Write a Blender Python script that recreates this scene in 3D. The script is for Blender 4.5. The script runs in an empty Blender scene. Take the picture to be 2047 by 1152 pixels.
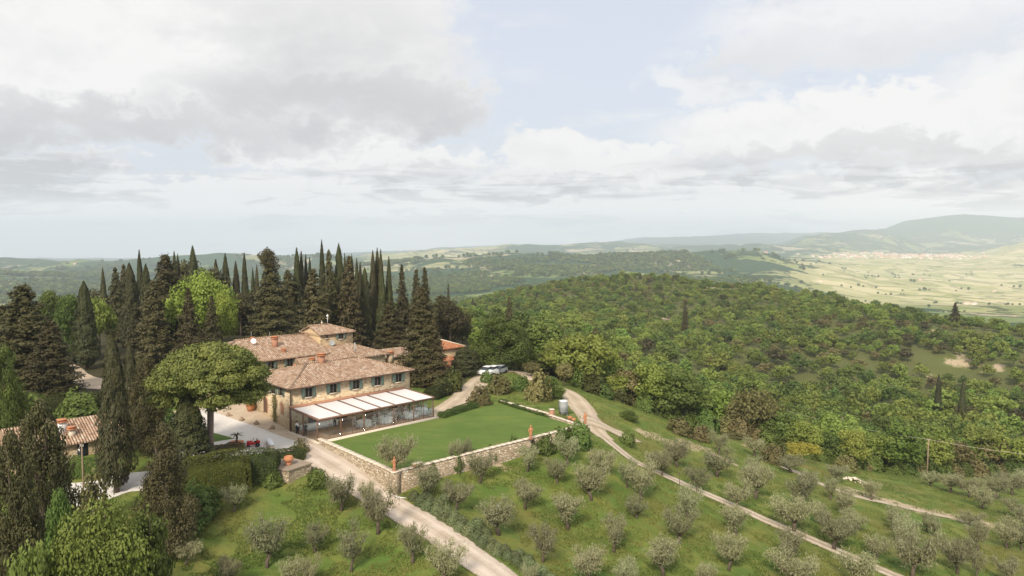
import bpy, bmesh, math, random
import numpy as np
from mathutils import Vector, Matrix
from mathutils.geometry import delaunay_2d_cdt
R = math.radians
scn = bpy.context.scene
COL = scn.collection
# ------------------------------------------------------------------ camera
F, CX, CY, CAMZ = 1490.0, 1023.5, 576.0, 25.0
PITCH = math.atan(98 / F)
cP, sP = math.cos(PITCH), math.sin(PITCH)
cd = bpy.data.cameras.new('camera'); cam = bpy.data.objects.new('camera', cd); COL.objects.link(cam)
cam.location = (0, 0, CAMZ); cam.rotation_euler = (R(90) - PITCH, 0, 0)
cd.sensor_width = 36; cd.lens = 36 * F / 2047; cd.clip_start = 1; cd.clip_end = 60000
scn.camera = cam
# ------------------------------------------------------------------ light
SUN_EL, SUN_AZ = 41, -163          # azimuth clockwise from +Y: the sun stands behind the camera on the left
sd = bpy.data.lights.new('sun', 'SUN'); sun = bpy.data.objects.new('sun', sd); COL.objects.link(sun)
sd.energy = 3.9; sd.angle = R(10); sd.color = (1, .89, .74)
_d = Vector((math.sin(R(SUN_AZ)) * math.cos(R(SUN_EL)), math.cos(R(SUN_AZ)) * math.cos(R(SUN_EL)), math.sin(R(SUN_EL))))
sun.rotation_euler = _d.to_track_quat('Z', 'Y').to_euler()
scn.view_settings.view_transform = 'Standard'; scn.view_settings.look = 'None'
scn.view_settings.exposure = 0.1; scn.view_settings.gamma = 1
cy = scn.cycles
cy.max_bounces = 6; cy.diffuse_bounces = 3; cy.glossy_bounces = 2; cy.transmission_bounces = 3
cy.transparent_max_bounces = 8; cy.volume_bounces = 2; cy.use_denoising = True

class NT:
    """small node-tree helper"""
    def __init__(s, tree): s.t = tree; s.n = tree.nodes; s.l = tree.links
    def node(s, typ, **kw):
        n = s.n.new(typ)
        for k, v in kw.items(): setattr(n, k, v)
        return n
    def put(s, sock, v):
        if isinstance(v, bpy.types.NodeSocket): s.l.new(v, sock)
        elif v is not None:
            if hasattr(sock.default_value, '__len__') and not hasattr(v, '__len__'): v = [v] * len(sock.default_value)
            elif hasattr(sock.default_value, '__len__') and len(sock.default_value) == 4 and len(v) == 3: v = (*v, 1)
            sock.default_value = v
    def m(s, op, a, b=None, c=None, clamp=False):
        n = s.node('ShaderNodeMath', operation=op, use_clamp=clamp)
        s.put(n.inputs[0], a); s.put(n.inputs[1], b); s.put(n.inputs[2], c)
        return n.outputs[0]
    def vm(s, op, a, b=None):
        n = s.node('ShaderNodeVectorMath', operation=op); s.put(n.inputs[0], a); s.put(n.inputs[1], b)
        return n.outputs[0]
    def mix(s, f, a, b, blend='MIX'):
        n = s.node('ShaderNodeMix', data_type='RGBA', blend_type=blend)
        s.put(n.inputs[0], f); s.put(n.inputs[6], a); s.put(n.inputs[7], b)
        return n.outputs[2]
    def noise(s, vec, scale, detail=4, rough=.55, dist=0, dim='3D'):
        n = s.node('ShaderNodeTexNoise', noise_dimensions=dim)
        if vec is not None: s.l.new(vec, n.inputs['Vector'])
        n.inputs['Scale'].default_value = scale; n.inputs['Detail'].default_value = detail
        n.inputs['Roughness'].default_value = rough; n.inputs['Distortion'].default_value = dist
        return n.outputs[0]
    def ramp(s, f, a, b, lo=0., hi=1.):
        n = s.node('ShaderNodeMapRange', interpolation_type='SMOOTHSTEP'); s.put(n.inputs[0], f)
        for i, v in zip((1, 2, 3, 4), (a, b, lo, hi)): n.inputs[i].default_value = v
        return n.outputs[0]
    def voro(s, vec, scale, feature='F1', rnd=1.):
        n = s.node('ShaderNodeTexVoronoi', feature=feature); s.l.new(vec, n.inputs['Vector'])
        n.inputs['Scale'].default_value = scale; n.inputs['Randomness'].default_value = rnd
        return n
    def sep(s, v):
        n = s.node('ShaderNodeSeparateXYZ'); s.put(n.inputs[0], v); return n.outputs
    def comb(s, x, y, z):
        n = s.node('ShaderNodeCombineXYZ')
        for i, v in enumerate((x, y, z)): s.put(n.inputs[i], v)
        return n.outputs[0]
    def attr(s, name, geo=True):
        n = s.node('ShaderNodeAttribute', attribute_name=name); return n.outputs

# ------------------------------------------------------------------ sky
world = bpy.data.worlds.new('World'); scn.world = world; world.use_nodes = True
def build_sky():
    w = NT(world.node_tree); w.n.clear()
    out = w.node('ShaderNodeOutputWorld'); bg = w.node('ShaderNodeBackground'); w.l.new(bg.outputs[0], out.inputs[0])
    sky = w.node('ShaderNodeTexSky', sky_type='NISHITA'); sky.sun_disc = False
    sky.sun_elevation = R(SUN_EL); sky.sun_rotation = R(SUN_AZ); sky.dust_density = 3; sky.air_density = 1.2
    tc = w.node('ShaderNodeTexCoord'); d = w.vm('NORMALIZE', tc.outputs['Generated'])
    x, y, z = w.sep(d)
    el = w.m('MULTIPLY', w.m('ARCSINE', z), 57.2958)
    az = w.m('MULTIPLY', w.m('ARCTAN2', x, y), 57.2958)
    inv = w.m('DIVIDE', 1.0, w.m('ADD', w.m('MAXIMUM', z, 0.0), 0.10))
    deck = w.comb(w.m('MULTIPLY', x, inv), w.m('MULTIPLY', y, inv), 0.0)
    def N(sa, se, off, det=7, ro=.58, dist=.4): return w.m('SUBTRACT', w.noise(w.comb(w.m('MULTIPLY', az, sa), w.m('MULTIPLY', el, se), off), 1.0, det, ro, dist), .5)
    nd = w.noise(deck, 1.5, 9, .58, .25)
    big_ = N(.05, .1, 3.7); mid_ = N(.14, .26, 9.1, 8); puff = N(.42, .62, 1.1, 8, .62, .3); lay = N(.13, 1.0, 5.3, 8, .6, .6); lay2 = N(.07, .55, 15.3, 7, .6, .5)
    waz = w.m('ADD', az, w.m('ADD', w.m('MULTIPLY', mid_, 12.0), w.m('MULTIPLY', puff, 5.0)))
    wel = w.m('ADD', el, w.m('ADD', w.m('MULTIPLY', puff, 5.5), w.m('MULTIPLY', mid_, 5.0)))
    def q2(a0, e0, ra, re):
        return w.m('ADD', w.m('POWER', w.m('ABSOLUTE', w.m('DIVIDE', w.m('SUBTRACT', waz, a0), ra)), 2.0), w.m('POWER', w.m('ABSOLUTE', w.m('DIVIDE', w.m('SUBTRACT', wel, e0), re)), 2.0))
    def blob(a0, e0, ra, re, hi=1.2, lo=.2): return w.ramp(q2(a0, e0, ra, re), hi, lo)
    def mx(*a):
        r = a[0]
        for b in a[1:]: r = w.m('MAXIMUM', r, b)
        return r
    S = lambda v, k: w.m('MULTIPLY', v, k)
    cr = dict(hi=1.15, lo=.5)
    big = mx(blob(-20, 13.2, 19, 5.6, **cr), blob(-15, 15.5, 12, 6, **cr), blob(-30, 10.0, 20, 4.2, **cr), blob(-8.5, 9.8, 7.5, 2.9, **cr), blob(-12, 13, 9, 5, **cr), blob(-15, 7.0, 9, 2.4, **cr))
    right = mx(blob(27, 7.3, 18, 3.4, **cr), blob(40, 9, 14, 5), S(blob(25, 14.6, 13, 3.6), .8), S(blob(14, 11.2, 6, 1.8), .7))
    midc = mx(blob(-9, 5.4, 8, 1.6, **cr), blob(3.5, 7.0, 4.5, 2.2, **cr), blob(7, 5, 10, 2.0, **cr), blob(-33, 4.5, 6, 1.7, **cr))
    band = w.ramp(w.m('ADD', el, w.m('ADD', S(lay2, 6.0), S(mid_, 4.0))), 5.2, 4.0)
    overhead = w.ramp(el, 19, 27)
    thin = S(w.ramp(nd, .5, .72), .5)
    cover = mx(big, right, midc, band, S(overhead, w.ramp(nd, .35, .55)), thin)
    gap = mx(blob(-25, 4.7, 5.5, .8))
    cover = w.m('MULTIPLY', cover, w.m('SUBTRACT', 1.0, S(gap, .85)))
    soft = dict(hi=1.3, lo=.0)
    dark = mx(blob(-13, 9.6, 14, 3.4, **soft), S(blob(-5.5, 9.2, 5, 2.6, **soft), .95), S(blob(-27, 7.4, 17, 2.0, **soft), 1.0), S(blob(-12, 13.5, 12, 6, **soft), .5),
              S(blob(26, 5.4, 17, 1.5, **soft), .8), S(blob(-34, 4.6, 7, 1.6, **soft), 1.0), S(blob(24, 12.8, 12, 2.0, **soft), .35), S(blob(-9, 4.7, 8, 1.0, **soft), .6), S(blob(7, 4.2, 9, .9, **soft), .5))
    lowl = w.m('MULTIPLY', w.ramp(el, 6.5, 3.5), w.m('ADD', w.ramp(lay, -.04, .12, -.25, .65), w.ramp(lay2, -.02, .2, 0, .4)))
    dark = w.m('ADD', S(dark, .82), w.m('ADD', S(mid_, .75), w.m('ADD', S(puff, .5), w.m('ADD', S(big_, .45), lowl))), clamp=True)
    cc = w.mix(dark, (9.1, 8.98, 8.85, 1), (5.35, 5.35, 5.5, 1))
    blue = w.mix(.74, sky.outputs[0], (7.9, 8.3, 9.3, 1))
    colr = w.mix(cover, blue, cc)
    hz = w.ramp(el, 3.6, .2)
    colr = w.mix(S(hz, .35), colr, (15.5, 15.2, 15.0, 1))
    low = w.ramp(el, -3.5, -6)
    colr = w.mix(low, colr, (2.0, 2.2, 1.9, 1))
    w.l.new(colr, bg.inputs[0]); bg.inputs[1].default_value = .1
build_sky()

# ------------------------------------------------------------------ picture -> place
def ray(px, py):
    a = (px - CX) / F; b = (CY - py) / F
    return np.array([a, cP + b * sP, -sP + b * cP])
def Pz(px, py, z):
    r = ray(px, py); t = (z - CAMZ) / r[2]; return np.array([r[0] * t, r[1] * t, z])
def Pd(px, py, d):
    r = ray(px, py); t = d / r[1]; return np.array([0, 0, CAMZ]) + r * t
def proj(p):
    x, y, z = p[0], p[1], p[2] - CAMZ
    dep = y * cP - z * sP; up = y * sP + z * cP
    return CX + F * x / dep, CY - F * up / dep

# value noise
_rs = np.random.RandomState(7); _lat = _rs.rand(256, 256)
def vnoise(x, y):
    xi = np.floor(x).astype(int); yi = np.floor(y).astype(int); fx = x - xi; fy = y - yi
    fx = fx * fx * (3 - 2 * fx); fy = fy * fy * (3 - 2 * fy)
    a = _lat[xi & 255, yi & 255]; b = _lat[(xi + 1) & 255, yi & 255]; c = _lat[xi & 255, (yi + 1) & 255]; d = _lat[(xi + 1) & 255, (yi + 1) & 255]
    return (a * (1 - fx) + b * fx) * (1 - fy) + (c * (1 - fx) + d * fx) * fy
def fbm(x, y, o=4):
    s = 0; a = .5; t = 0
    for i in range(o): s = s + a * (vnoise(x + 17.3 * i, y + 5.1 * i) - .5); t += a; x = x * 2.03; y = y * 2.03; a *= .5
    return s / t * 2
def sst(a, b, x):
    t = np.clip((x - a) / (b - a), 0, 1); return t * t * (3 - 2 * t)

# ---- terrain control points: (px, py, z) near; (px, depth, z) far
CZ = [(583, 862, -.05), (634, 879, -.05), (870, 831, -.1), (740, 880, -.4), (900, 870, -.5), (820, 850, -.4), (1010, 850, -.5), (528, 821, 1.1), (430, 830, .9), (480, 860, .4),
      (420, 915, .2), (560, 880, 0), (510, 905, 0), (600, 905, -.2), (640, 905, -.35), (700, 950, -1.2), (777, 992, -2.2), (850, 1040, -2.9), (930, 1095, -3.6), (1010, 1150, -4.3),
      (330, 920, -.3), (230, 980, -1.5), (150, 915, -.2), (60, 900, -.5), (20, 1150, -4), (200, 1152, -3.8), (350, 1100, -3.4), (520, 1000, -2.0), (450, 1150, -4.2),
      (620, 1010, -2.4), (620, 1150, -4.6), (780, 1150, -4.6), (834, 970, -1.75), (830, 990, -2.25), (905, 951, -1.65), (1000, 925, -1.75), (1090, 900, -1.45), (1165, 878, -1.4),
      (1000, 1020, -3.8), (1100, 1100, -5.6), (1180, 1000, -4.6), (1250, 1150, -7.4), (1300, 1020, -6.4), (1210, 880, -2.9), (1180, 835, -1.6), (1120, 815, -1.2), (1165, 800, -2.2), (1000, 795, -.3),
      (940, 790, -.3), (970, 755, -.4), (1040, 742, -.9), (1090, 765, -1.1), (1250, 868, -5), (1300, 925, -5.8), (1400, 985, -7.6), (1500, 1025, -9), (1650, 1090, -11), (1800, 1148, -12.6),
      (1560, 1140, -10), (1400, 1148, -8.6), (1960, 1140, -14.2), (1740, 1000, -14), (1560, 935, -12.5), (1400, 885, -10), (1900, 1050, -16), (2040, 1100, -16.5), (1852, 962, -20.5), (1660, 935, -16.5),
      (2040, 985, -23), (1500, 885, -13.5), (700, 790, .3), (880, 790, -.2), (240, 760, 1.2), (100, 800, .8)]
CD = [(1250, 175, -16), (1350, 170, -20), (1450, 190, -27), (1600, 215, -32), (1900, 230, -35), (2100, 215, -35), (1150, 200, -15), (1500, 300, -36), (1750, 300, -37), (2000, 300, -37),
      (1100, 380, -20), (1080, 520, -24), (1000, 300, -14), (1300, 480, -29), (1500, 400, -32), (1700, 480, -22), (1950, 420, -27), (2050, 390, -28), (2300, 380, -36), (2600, 300, -38), (1400, 700, -21), (1600, 600, -22),
      (1000, 600, -25), (1150, 750, -20), (1300, 740, -19.5), (1800, 560, -32), (1900, 500, -34), (1250, 560, -26),
      (1400, 900, -62), (1100, 950, -62), (1700, 750, -62), (2000, 620, -66), (2300, 600, -75), (1700, 1100, -105), (1400, 1200, -105), (1000, 1100, -100), (2100, 1000, -110), (2600, 800, -100),
      (900, 210, -4), (850, 260, -8), (700, 200, 1), (500, 180, 2.5), (300, 170, 2), (100, 160, 1), (-200, 150, 0), (600, 280, -8), (200, 260, -8), (-300, 260, -12),
      (800, 420, -45), (500, 420, -55), (100, 420, -60), (-400, 400, -60), (600, 700, -95), (200, 700, -100), (-500, 700, -100), (700, 1200, -110), (100, 1200, -115), (-900, 1200, -110),
      (-900, 60, -3), (-300, 60, -3), (2500, 90, -16), (2800, 60, -14), (3200, 150, -26), (400, 35, -5), (1500, 35, -7), (3200, 500, -60), (3200, 1200, -110), (-900, 120, -1), (3000, 35, -9), (-800, 30, -5)]
pts = [Pz(*c) for c in CZ] + [np.array([(px - CX) / F * d, d, z]) for px, d, z in CD]
pts = np.array(pts); KX = pts[:, :2] / 100; KZ = pts[:, 2]
def _U(r2): return np.where(r2 > 1e-12, .5 * r2 * np.log(np.maximum(r2, 1e-12)), 0)
n = len(KX)
_K = _U(((KX[:, None] - KX[None]) ** 2).sum(-1)) + np.eye(n) * 2e-4
_Pm = np.hstack([np.ones((n, 1)), KX]); _A = np.zeros((n + 3, n + 3)); _A[:n, :n] = _K; _A[:n, n:] = _Pm; _A[n:, :n] = _Pm.T
_W = np.linalg.solve(_A, np.concatenate([KZ, np.zeros(3)]))
def tps(x, y):
    s = _W[n] + _W[n + 1] * x / 100 + _W[n + 2] * y / 100
    for i in range(n): s = s + _W[i] * _U((x / 100 - KX[i, 0]) ** 2 + (y / 100 - KX[i, 1]) ** 2)
    return s
# far land: rings of heights over azimuth columns
PXC = np.array([-1400, -600, 0, 250, 500, 640, 800, 900, 1040, 1200, 1330, 1520, 1640, 1760, 1850, 1930, 2047, 2700, 3600])
def zr(d, pys): return CAMZ - (np.array(pys) - 478) / F * d
RINGS = [(1500, zr(1500, [600] * 19) * 0 - 112),
 (2200, zr(2200, [585, 585, 592, 590, 585, 580, 575, 570, 562, 560, 562, 566, 580, 592, 595, 598, 602, 600, 600])),
 (2700, zr(2700, [560, 560, 552, 566, 560, 556, 550, 540, 530, 536, 540, 540, 556, 568, 572, 578, 582, 570, 570])),
 (3200, zr(3200, [548, 545, 555, 552, 545, 540, 534, 518, 507, 514, 507, 503, 530, 556, 556, 560, 562, 550, 550])),
 (3700, zr(3700, [538, 535, 548, 538, 548, 546, 532, 530, 536, 530, 528, 522, 516, 542, 546, 548, 548, 535, 535])),
 (4300, zr(4300, [520, 516, 515, 519, 505, 510, 527, 536, 544, 538, 532, 526, 522, 528, 530, 534, 524, 515, 510])),
 (5200, zr(5200, [534, 534, 534, 536, 528, 528, 522, 528, 534, 528, 522, 518, 516, 515, 516, 515, 492, 480, 480])),
 (6200, zr(6200, [532, 532, 532, 532, 530, 528, 506, 505, 506, 512, 514, 508, 508, 508, 509, 509, 486, 475, 475])),
 (7600, zr(7600, [528, 528, 528, 528, 526, 522, 515, 499, 487, 489, 498, 489, 493, 502, 505, 505, 496, 480, 480])),
 (9000, zr(9000, [525, 525, 525, 525, 522, 518, 508, 506, 502, 484, 494, 492, 467, 470, 492, 494, 492, 480, 480])),
 (11500, zr(11500, [522, 520, 520, 520, 518, 512, 505, 500, 497, 496, 492, 492, 476, 459, 440, 431, 435, 440, 440])),
 (16000, zr(16000, [520, 518, 518, 518, 515, 510, 505, 496, 492, 488, 476, 468, 466, 468, 470, 475, 475, 475, 475])),
 (19000, zr(19000, [520] * 19))]
_LR = np.log([r for r, _ in RINGS]); _ZR = np.array([z for _, z in RINGS])
def far_z(x, y):
    r = np.hypot(x, y); c = np.clip(CX + F * x / np.maximum(y, 1), PXC[0], PXC[-1]); d = np.maximum(y, .35 * r)
    c = c + 60 * fbm(x / 900, y / 900, 3); d = d * (1 + .05 * fbm(x / 1500 + 9, y / 1500, 3))
    lr = np.clip(np.log(np.maximum(d, 1)), _LR[0], _LR[-1] - 1e-6)
    k = np.clip(np.searchsorted(_LR, lr, 'right') - 1, 0, len(_LR) - 2)
    t = (lr - _LR[k]) / (_LR[k + 1] - _LR[k]); t = t * t * (3 - 2 * t)
    j = np.clip(np.searchsorted(PXC, c, 'right') - 1, 0, len(PXC) - 2); s = (c - PXC[j]) / (PXC[j + 1] - PXC[j]); s = s * s * (3 - 2 * s)
    za = _ZR[k, j] * (1 - s) + _ZR[k, j + 1] * s; zb = _ZR[k + 1, j] * (1 - s) + _ZR[k + 1, j + 1] * s
    z = za * (1 - t) + zb * t
    am = np.clip((r - 1300) / 2500, 0, 1)
    rid = 1 - np.abs(fbm(x / 900 + 5, y / 900 + 5, 4)) * 2.2
    return z + am * ((20 * fbm(x / 420, y / 420, 5) + 26 * (rid - .6)) * np.clip(r / 3800, .45, 1.5)) * (1 - .75 * sst(1500, 1750, c) * sst(4300, 5000, r) * (1 - sst(6500, 7500, r)))
LAWN_PX = [(648, 886), (790, 949), (1163, 855), (992, 806), (880, 838), (868, 836)]
LAWN = np.array([Pz(x, y, -.12)[:2] for x, y in LAWN_PX])
def inpoly(x, y, poly):
    c = np.zeros(np.shape(x), bool); k = len(poly)
    for i in range(k):
        x0, y0 = poly[i]; x1, y1 = poly[(i + 1) % k]
        if y0 == y1: continue
        c ^= ((y0 > y) != (y1 > y)) & (x < (x1 - x0) * (y - y0) / (y1 - y0) + x0)
    return c
def segdist(x, y, a, b):
    ax, ay = a; bx, by = b; L = (bx - ax) ** 2 + (by - ay) ** 2
    t = np.clip(((x - ax) * (bx - ax) + (y - ay) * (by - ay)) / L, 0, 1)
    return np.hypot(x - ax - t * (bx - ax), y - ay - t * (by - ay))
def gz(x, y):
    x = np.asarray(x, float); y = np.asarray(y, float)
    z = tps(x, y) + .10 * fbm(x / 9, y / 9, 3) + sst(140, 260, np.hypot(x, y)) * (6.5 * fbm(x / 62 + 3, y / 62, 4)) * sst(150, 300, y)
    r = np.hypot(x, y); b = sst(950, 1550, r)
    if np.any(b > 0): z = z * (1 - b) + far_z(x, y) * b
    ins = inpoly(x, y, LAWN)
    z = np.where(ins, np.minimum(z, -.5), z)
    return z
def g1(x, y): return float(gz(np.array([x]), np.array([y]))[0])
def gp(px, py, d0=40., d1=1200.):
    """where the ray through a pixel meets the ground"""
    r = ray(px, py); ts = np.geomspace(d0, d1, 500); x = r[0] * ts; y = r[1] * ts; z = CAMZ + r[2] * ts
    dz = z - gz(x, y); k = np.argmax(dz < 0)
    if dz[k] >= 0: return np.array([x[-1], y[-1], gz(x[-1:], y[-1:])[0]])
    a, b = ts[k - 1], ts[k]
    for _ in range(14):
        m = (a + b) / 2
        if CAMZ + r[2] * m - g1(r[0] * m, r[1] * m) < 0: b = m
        else: a = m
    return np.array([r[0] * b, r[1] * b, CAMZ + r[2] * b])

# ------------------------------------------------------------------ mesh helpers
def mesh_from(name, V, Fc, mat=None, uv=None, attrs=None, smooth=False, mats=None, midx=None):
    """V (n,3); Fc (m,k) array or list of tuples"""
    me = bpy.data.meshes.new(name)
    V = np.asarray(V, np.float32)
    if isinstance(Fc, np.ndarray) and Fc.ndim == 2:
        m, k = Fc.shape; flat = Fc.astype(np.int32).ravel(); starts = np.arange(0, m * k, k, dtype=np.int32)
    else:
        lens = [len(f) for f in Fc]; flat = np.array([i for f in Fc for i in f], np.int32); starts = np.concatenate([[0], np.cumsum(lens)[:-1]]).astype(np.int32); m = len(lens)
    me.vertices.add(len(V)); me.vertices.foreach_set('co', V.ravel())
    me.loops.add(len(flat)); me.loops.foreach_set('vertex_index', flat)
    me.polygons.add(m); me.polygons.foreach_set('loop_start', starts)
    if smooth: me.polygons.foreach_set('use_smooth', np.ones(m, bool))
    if midx is not None: me.polygons.foreach_set('material_index', np.asarray(midx, np.int32))
    me.update(calc_edges=True)
    for k, (dom, arr) in (attrs or {}).items():
        a = me.attributes.new(k, 'FLOAT', dom); a.data.foreach_set('value', np.asarray(arr, np.float32))
    if uv is not None:
        l = me.uv_layers.new(name='UVMap'); l.data.foreach_set('uv', np.asarray(uv, np.float32).ravel())
    for mm in (mats or ([mat] if mat else [])): me.materials.append(mm)
    return me
def link(name, data, parent=None, **props):
    o = bpy.data.objects.new(name, data); COL.objects.link(o)
    if parent is not None: o.parent = parent
    for k, v in props.items(): o[k] = v
    return o
def thing(name, label, cat, loc=(0, 0, 0), rz=0, group=None):
    o = bpy.data.objects.new(name, None); COL.objects.link(o); o.empty_display_size = .3
    o.location = tuple(float(v) for v in loc); o.rotation_euler = (0, 0, rz); o['label'] = label; o['category'] = cat
    if group: o['group'] = group
    return o
def tag(o, label, cat, group=None):
    o['label'] = label; o['category'] = cat
    if group: o['group'] = group
    return o
def copy_tree(root, loc, rz=None, scale=None, label=None, group=None):
    r = root.copy(); COL.objects.link(r); r.location = tuple(float(v) for v in loc)
    if rz is not None: r.rotation_euler = (0, 0, rz)
    if scale is not None: r.scale = scale
    if label: r['label'] = label
    if group: r['group'] = group
    for ch in list(root.children):
        c = ch.copy(); COL.objects.link(c); c.parent = r
        for g in list(ch.children):
            d = g.copy(); COL.objects.link(d); d.parent = c
    return r

class MB:
    def __init__(s): s.V = []; s.F = []
    def poly(s, vs, flip=False):
        i = len(s.V); s.V += [tuple(map(float, v)) for v in vs]; f = list(range(i, i + len(vs))); s.F.append(tuple(f[::-1] if flip else f)); return s
    def raw(s, V, Fc):
        i = len(s.V); s.V += [tuple(map(float, v)) for v in V]; s.F += [tuple(int(k) + i for k in f) for f in Fc]; return s
    def box(s, x0, x1, y0, y1, z0, z1, taper=0):
        t = taper
        V = [(x0, y0, z0), (x1, y0, z0), (x1, y1, z0), (x0, y1, z0), (x0 + t, y0 + t, z1), (x1 - t, y0 + t, z1), (x1 - t, y1 - t, z1), (x0 + t, y1 - t, z1)]
        return s.raw(V, [(3, 2, 1, 0), (4, 5, 6, 7), (0, 1, 5, 4), (1, 2, 6, 5), (2, 3, 7, 6), (3, 0, 4, 7)])
    def tube(s, path, rad, sides=6, cap=True):
        path = [Vector(p) for p in path]; k = len(path)
        if not hasattr(rad, '__len__'): rad = [rad] * k
        V = []; Fc = []
        for i, p in enumerate(path):
            t = (path[min(i + 1, k - 1)] - path[max(i - 1, 0)]).normalized()
            a = t.cross(Vector((0, 0, 1)) if abs(t.z) < .9 else Vector((1, 0, 0))).normalized(); b = t.cross(a)
            for j in range(sides):
                th = 2 * math.pi * j / sides; V.append(p + (a * math.cos(th) + b * math.sin(th)) * rad[i])
        for i in range(k - 1):
            for j in range(sides):
                j2 = (j + 1) % sides; Fc.append((i * sides + j, i * sides + j2, (i + 1) * sides + j2, (i + 1) * sides + j))
        if cap: Fc.append(tuple(range(sides))[::-1]); Fc.append(tuple((k - 1) * sides + j for j in range(sides)))
        return s.raw(V, Fc)
    def lathe(s, prof, sides=12, c=(0, 0, 0)):
        V = []; Fc = []; k = len(prof)
        for r, z in prof:
            for j in range(sides):
                th = 2 * math.pi * j / sides; V.append((c[0] + r * math.cos(th), c[1] + r * math.sin(th), c[2] + z))
        for i in range(k - 1):
            for j in range(sides):
                j2 = (j + 1) % sides; Fc.append((i * sides + j, i * sides + j2, (i + 1) * sides + j2, (i + 1) * sides + j))
        Fc.append(tuple(range(sides))[::-1]); Fc.append(tuple((k - 1) * sides + j for j in range(sides)))
        return s.raw(V, Fc)
    def mesh(s, name, mat, smooth=False):
        V = np.array(s.V); uv = []
        for f in s.F:
            p = V[list(f)]; nn = np.zeros(3)
            for i in range(len(p)):
                a, b = p[i], p[(i + 1) % len(p)]; nn += np.cross(a, b)
            L = np.linalg.norm(nn); nn = nn / L if L > 1e-12 else np.array([0, 0, 1.])
            if abs(nn[2]) > .985: t = np.array([1., 0, 0]); b = np.array([0, 1., 0])
            else: t = np.cross([0, 0, 1.], nn); t /= np.linalg.norm(t); b = np.cross(nn, t)
            uv += [(float(q @ t), float(q @ b)) for q in p]
        return mesh_from(name, V, s.F, mat, uv=uv, smooth=smooth)
    def build(s, name, mat, parent=None, smooth=False, **props):
        return link(name, s.mesh(name, mat, smooth), parent, **props)

# ------------------------------------------------------------------ materials
def newmat(name):
    m = bpy.data.materials.new(name); m.use_nodes = True; t = NT(m.node_tree); t.n.clear()
    out = t.node('ShaderNodeOutputMaterial'); b = t.node('ShaderNodeBsdfPrincipled'); t.l.new(b.outputs[0], out.inputs[0])
    b.inputs['Roughness'].default_value = .8; b.inputs['Specular IOR Level'].default_value = .25
    return m, t, b, out
def plain(name, col, rough=.7, metal=0, var=.12, scale=3.):
    m, t, b, o = newmat(name); tc = t.node('ShaderNodeTexCoord')
    nz = t.noise(tc.outputs['Object'], scale, 5, .6)
    c = t.mix(nz, [v * (1 - var) for v in col], [min(1, v * (1 + var)) for v in col])
    t.put(b.inputs['Base Color'], c); b.inputs['Roughness'].default_value = rough; b.inputs['Metallic'].default_value = metal
    return m
def foliage(name, ca, cb, cc=None, trans=.28, rough=.6, lo=.78, hi=1.22):
    m, t, b, out = newmat(name)
    tint = t.attr('tint')[2]; oi = t.node('ShaderNodeObjectInfo')
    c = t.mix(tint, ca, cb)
    if cc: c = t.mix(t.m('MULTIPLY', t.ramp(oi.outputs['Random'], .3, 1.), .7), c, cc)
    hs = t.node('ShaderNodeHueSaturation'); t.put(hs.inputs['Color'], c)
    t.put(hs.inputs['Value'], t.ramp(t.m('FRACT', t.m('MULTIPLY', oi.outputs['Random'], 7.31)), 0, 1, lo, hi))
    t.put(hs.inputs['Hue'], t.ramp(t.m('FRACT', t.m('MULTIPLY', oi.outputs['Random'], 3.7)), 0, 1, .485, .512))
    t.put(b.inputs['Base Color'], hs.outputs[0]); b.inputs['Roughness'].default_value = rough
    tr = t.node('ShaderNodeBsdfTranslucent'); t.put(tr.inputs[0], hs.outputs[0])
    mx = t.node('ShaderNodeMixShader'); mx.inputs[0].default_value = trans
    t.l.new(b.outputs[0], mx.inputs[1]); t.l.new(tr.outputs[0], mx.inputs[2]); t.l.new(mx.outputs[0], out.inputs[0])
    return m
M = {}
M['broad'] = foliage('leaf_broad', (.125, .18, .034), (.265, .325, .07), (.24, .275, .062), .36)
M['bright'] = foliage('leaf_bright', (.15, .205, .028), (.28, .33, .06))
M['deep'] = foliage('leaf_deep', (.075, .125, .028), (.175, .235, .055), None, .34)
M['olive'] = foliage('leaf_olive', (.215, .22, .105), (.42, .42, .24), (.32, .31, .17), .4)
M['brown'] = foliage('leaf_brown', (.047, .045, .018), (.118, .108, .042), (.085, .074, .032), .15)
M['cypress'] = foliage('leaf_cypress', (.035, .042, .014), (.085, .088, .03), (.075, .065, .03), .1)
M['cedar'] = foliage('leaf_cedar', (.055, .05, .02), (.15, .13, .05), (.09, .1, .035), .12)
M['pine'] = foliage('leaf_pine', (.08, .095, .021), (.2, .205, .05), None, .15)
M['hedge'] = foliage('leaf_hedge', (.028, .042, .01), (.095, .105, .024), None, .1)
M['santolina'] = foliage('leaf_santolina', (.1, .13, .055), (.21, .245, .115), None, .15)
M['scrub'] = foliage('leaf_scrub', (.12, .11, .035), (.23, .21, .08), (.19, .16, .07), .2)
M['leafyolive'] = foliage('leaf_leafyolive', (.085, .11, .02), (.19, .21, .045), None, .25)
M['fresh'] = foliage('leaf_fresh', (.1, .16, .028), (.22, .3, .06), None, .3)
M['yellow'] = foliage('leaf_yellow', (.26, .28, .03), (.5, .46, .08), None, .25)
M['bark'] = plain('bark', (.13, .1, .075), .9, var=.35, scale=6)
M['pinebark'] = plain('pine_bark', (.26, .2, .16), .9, var=.3, scale=5)

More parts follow.
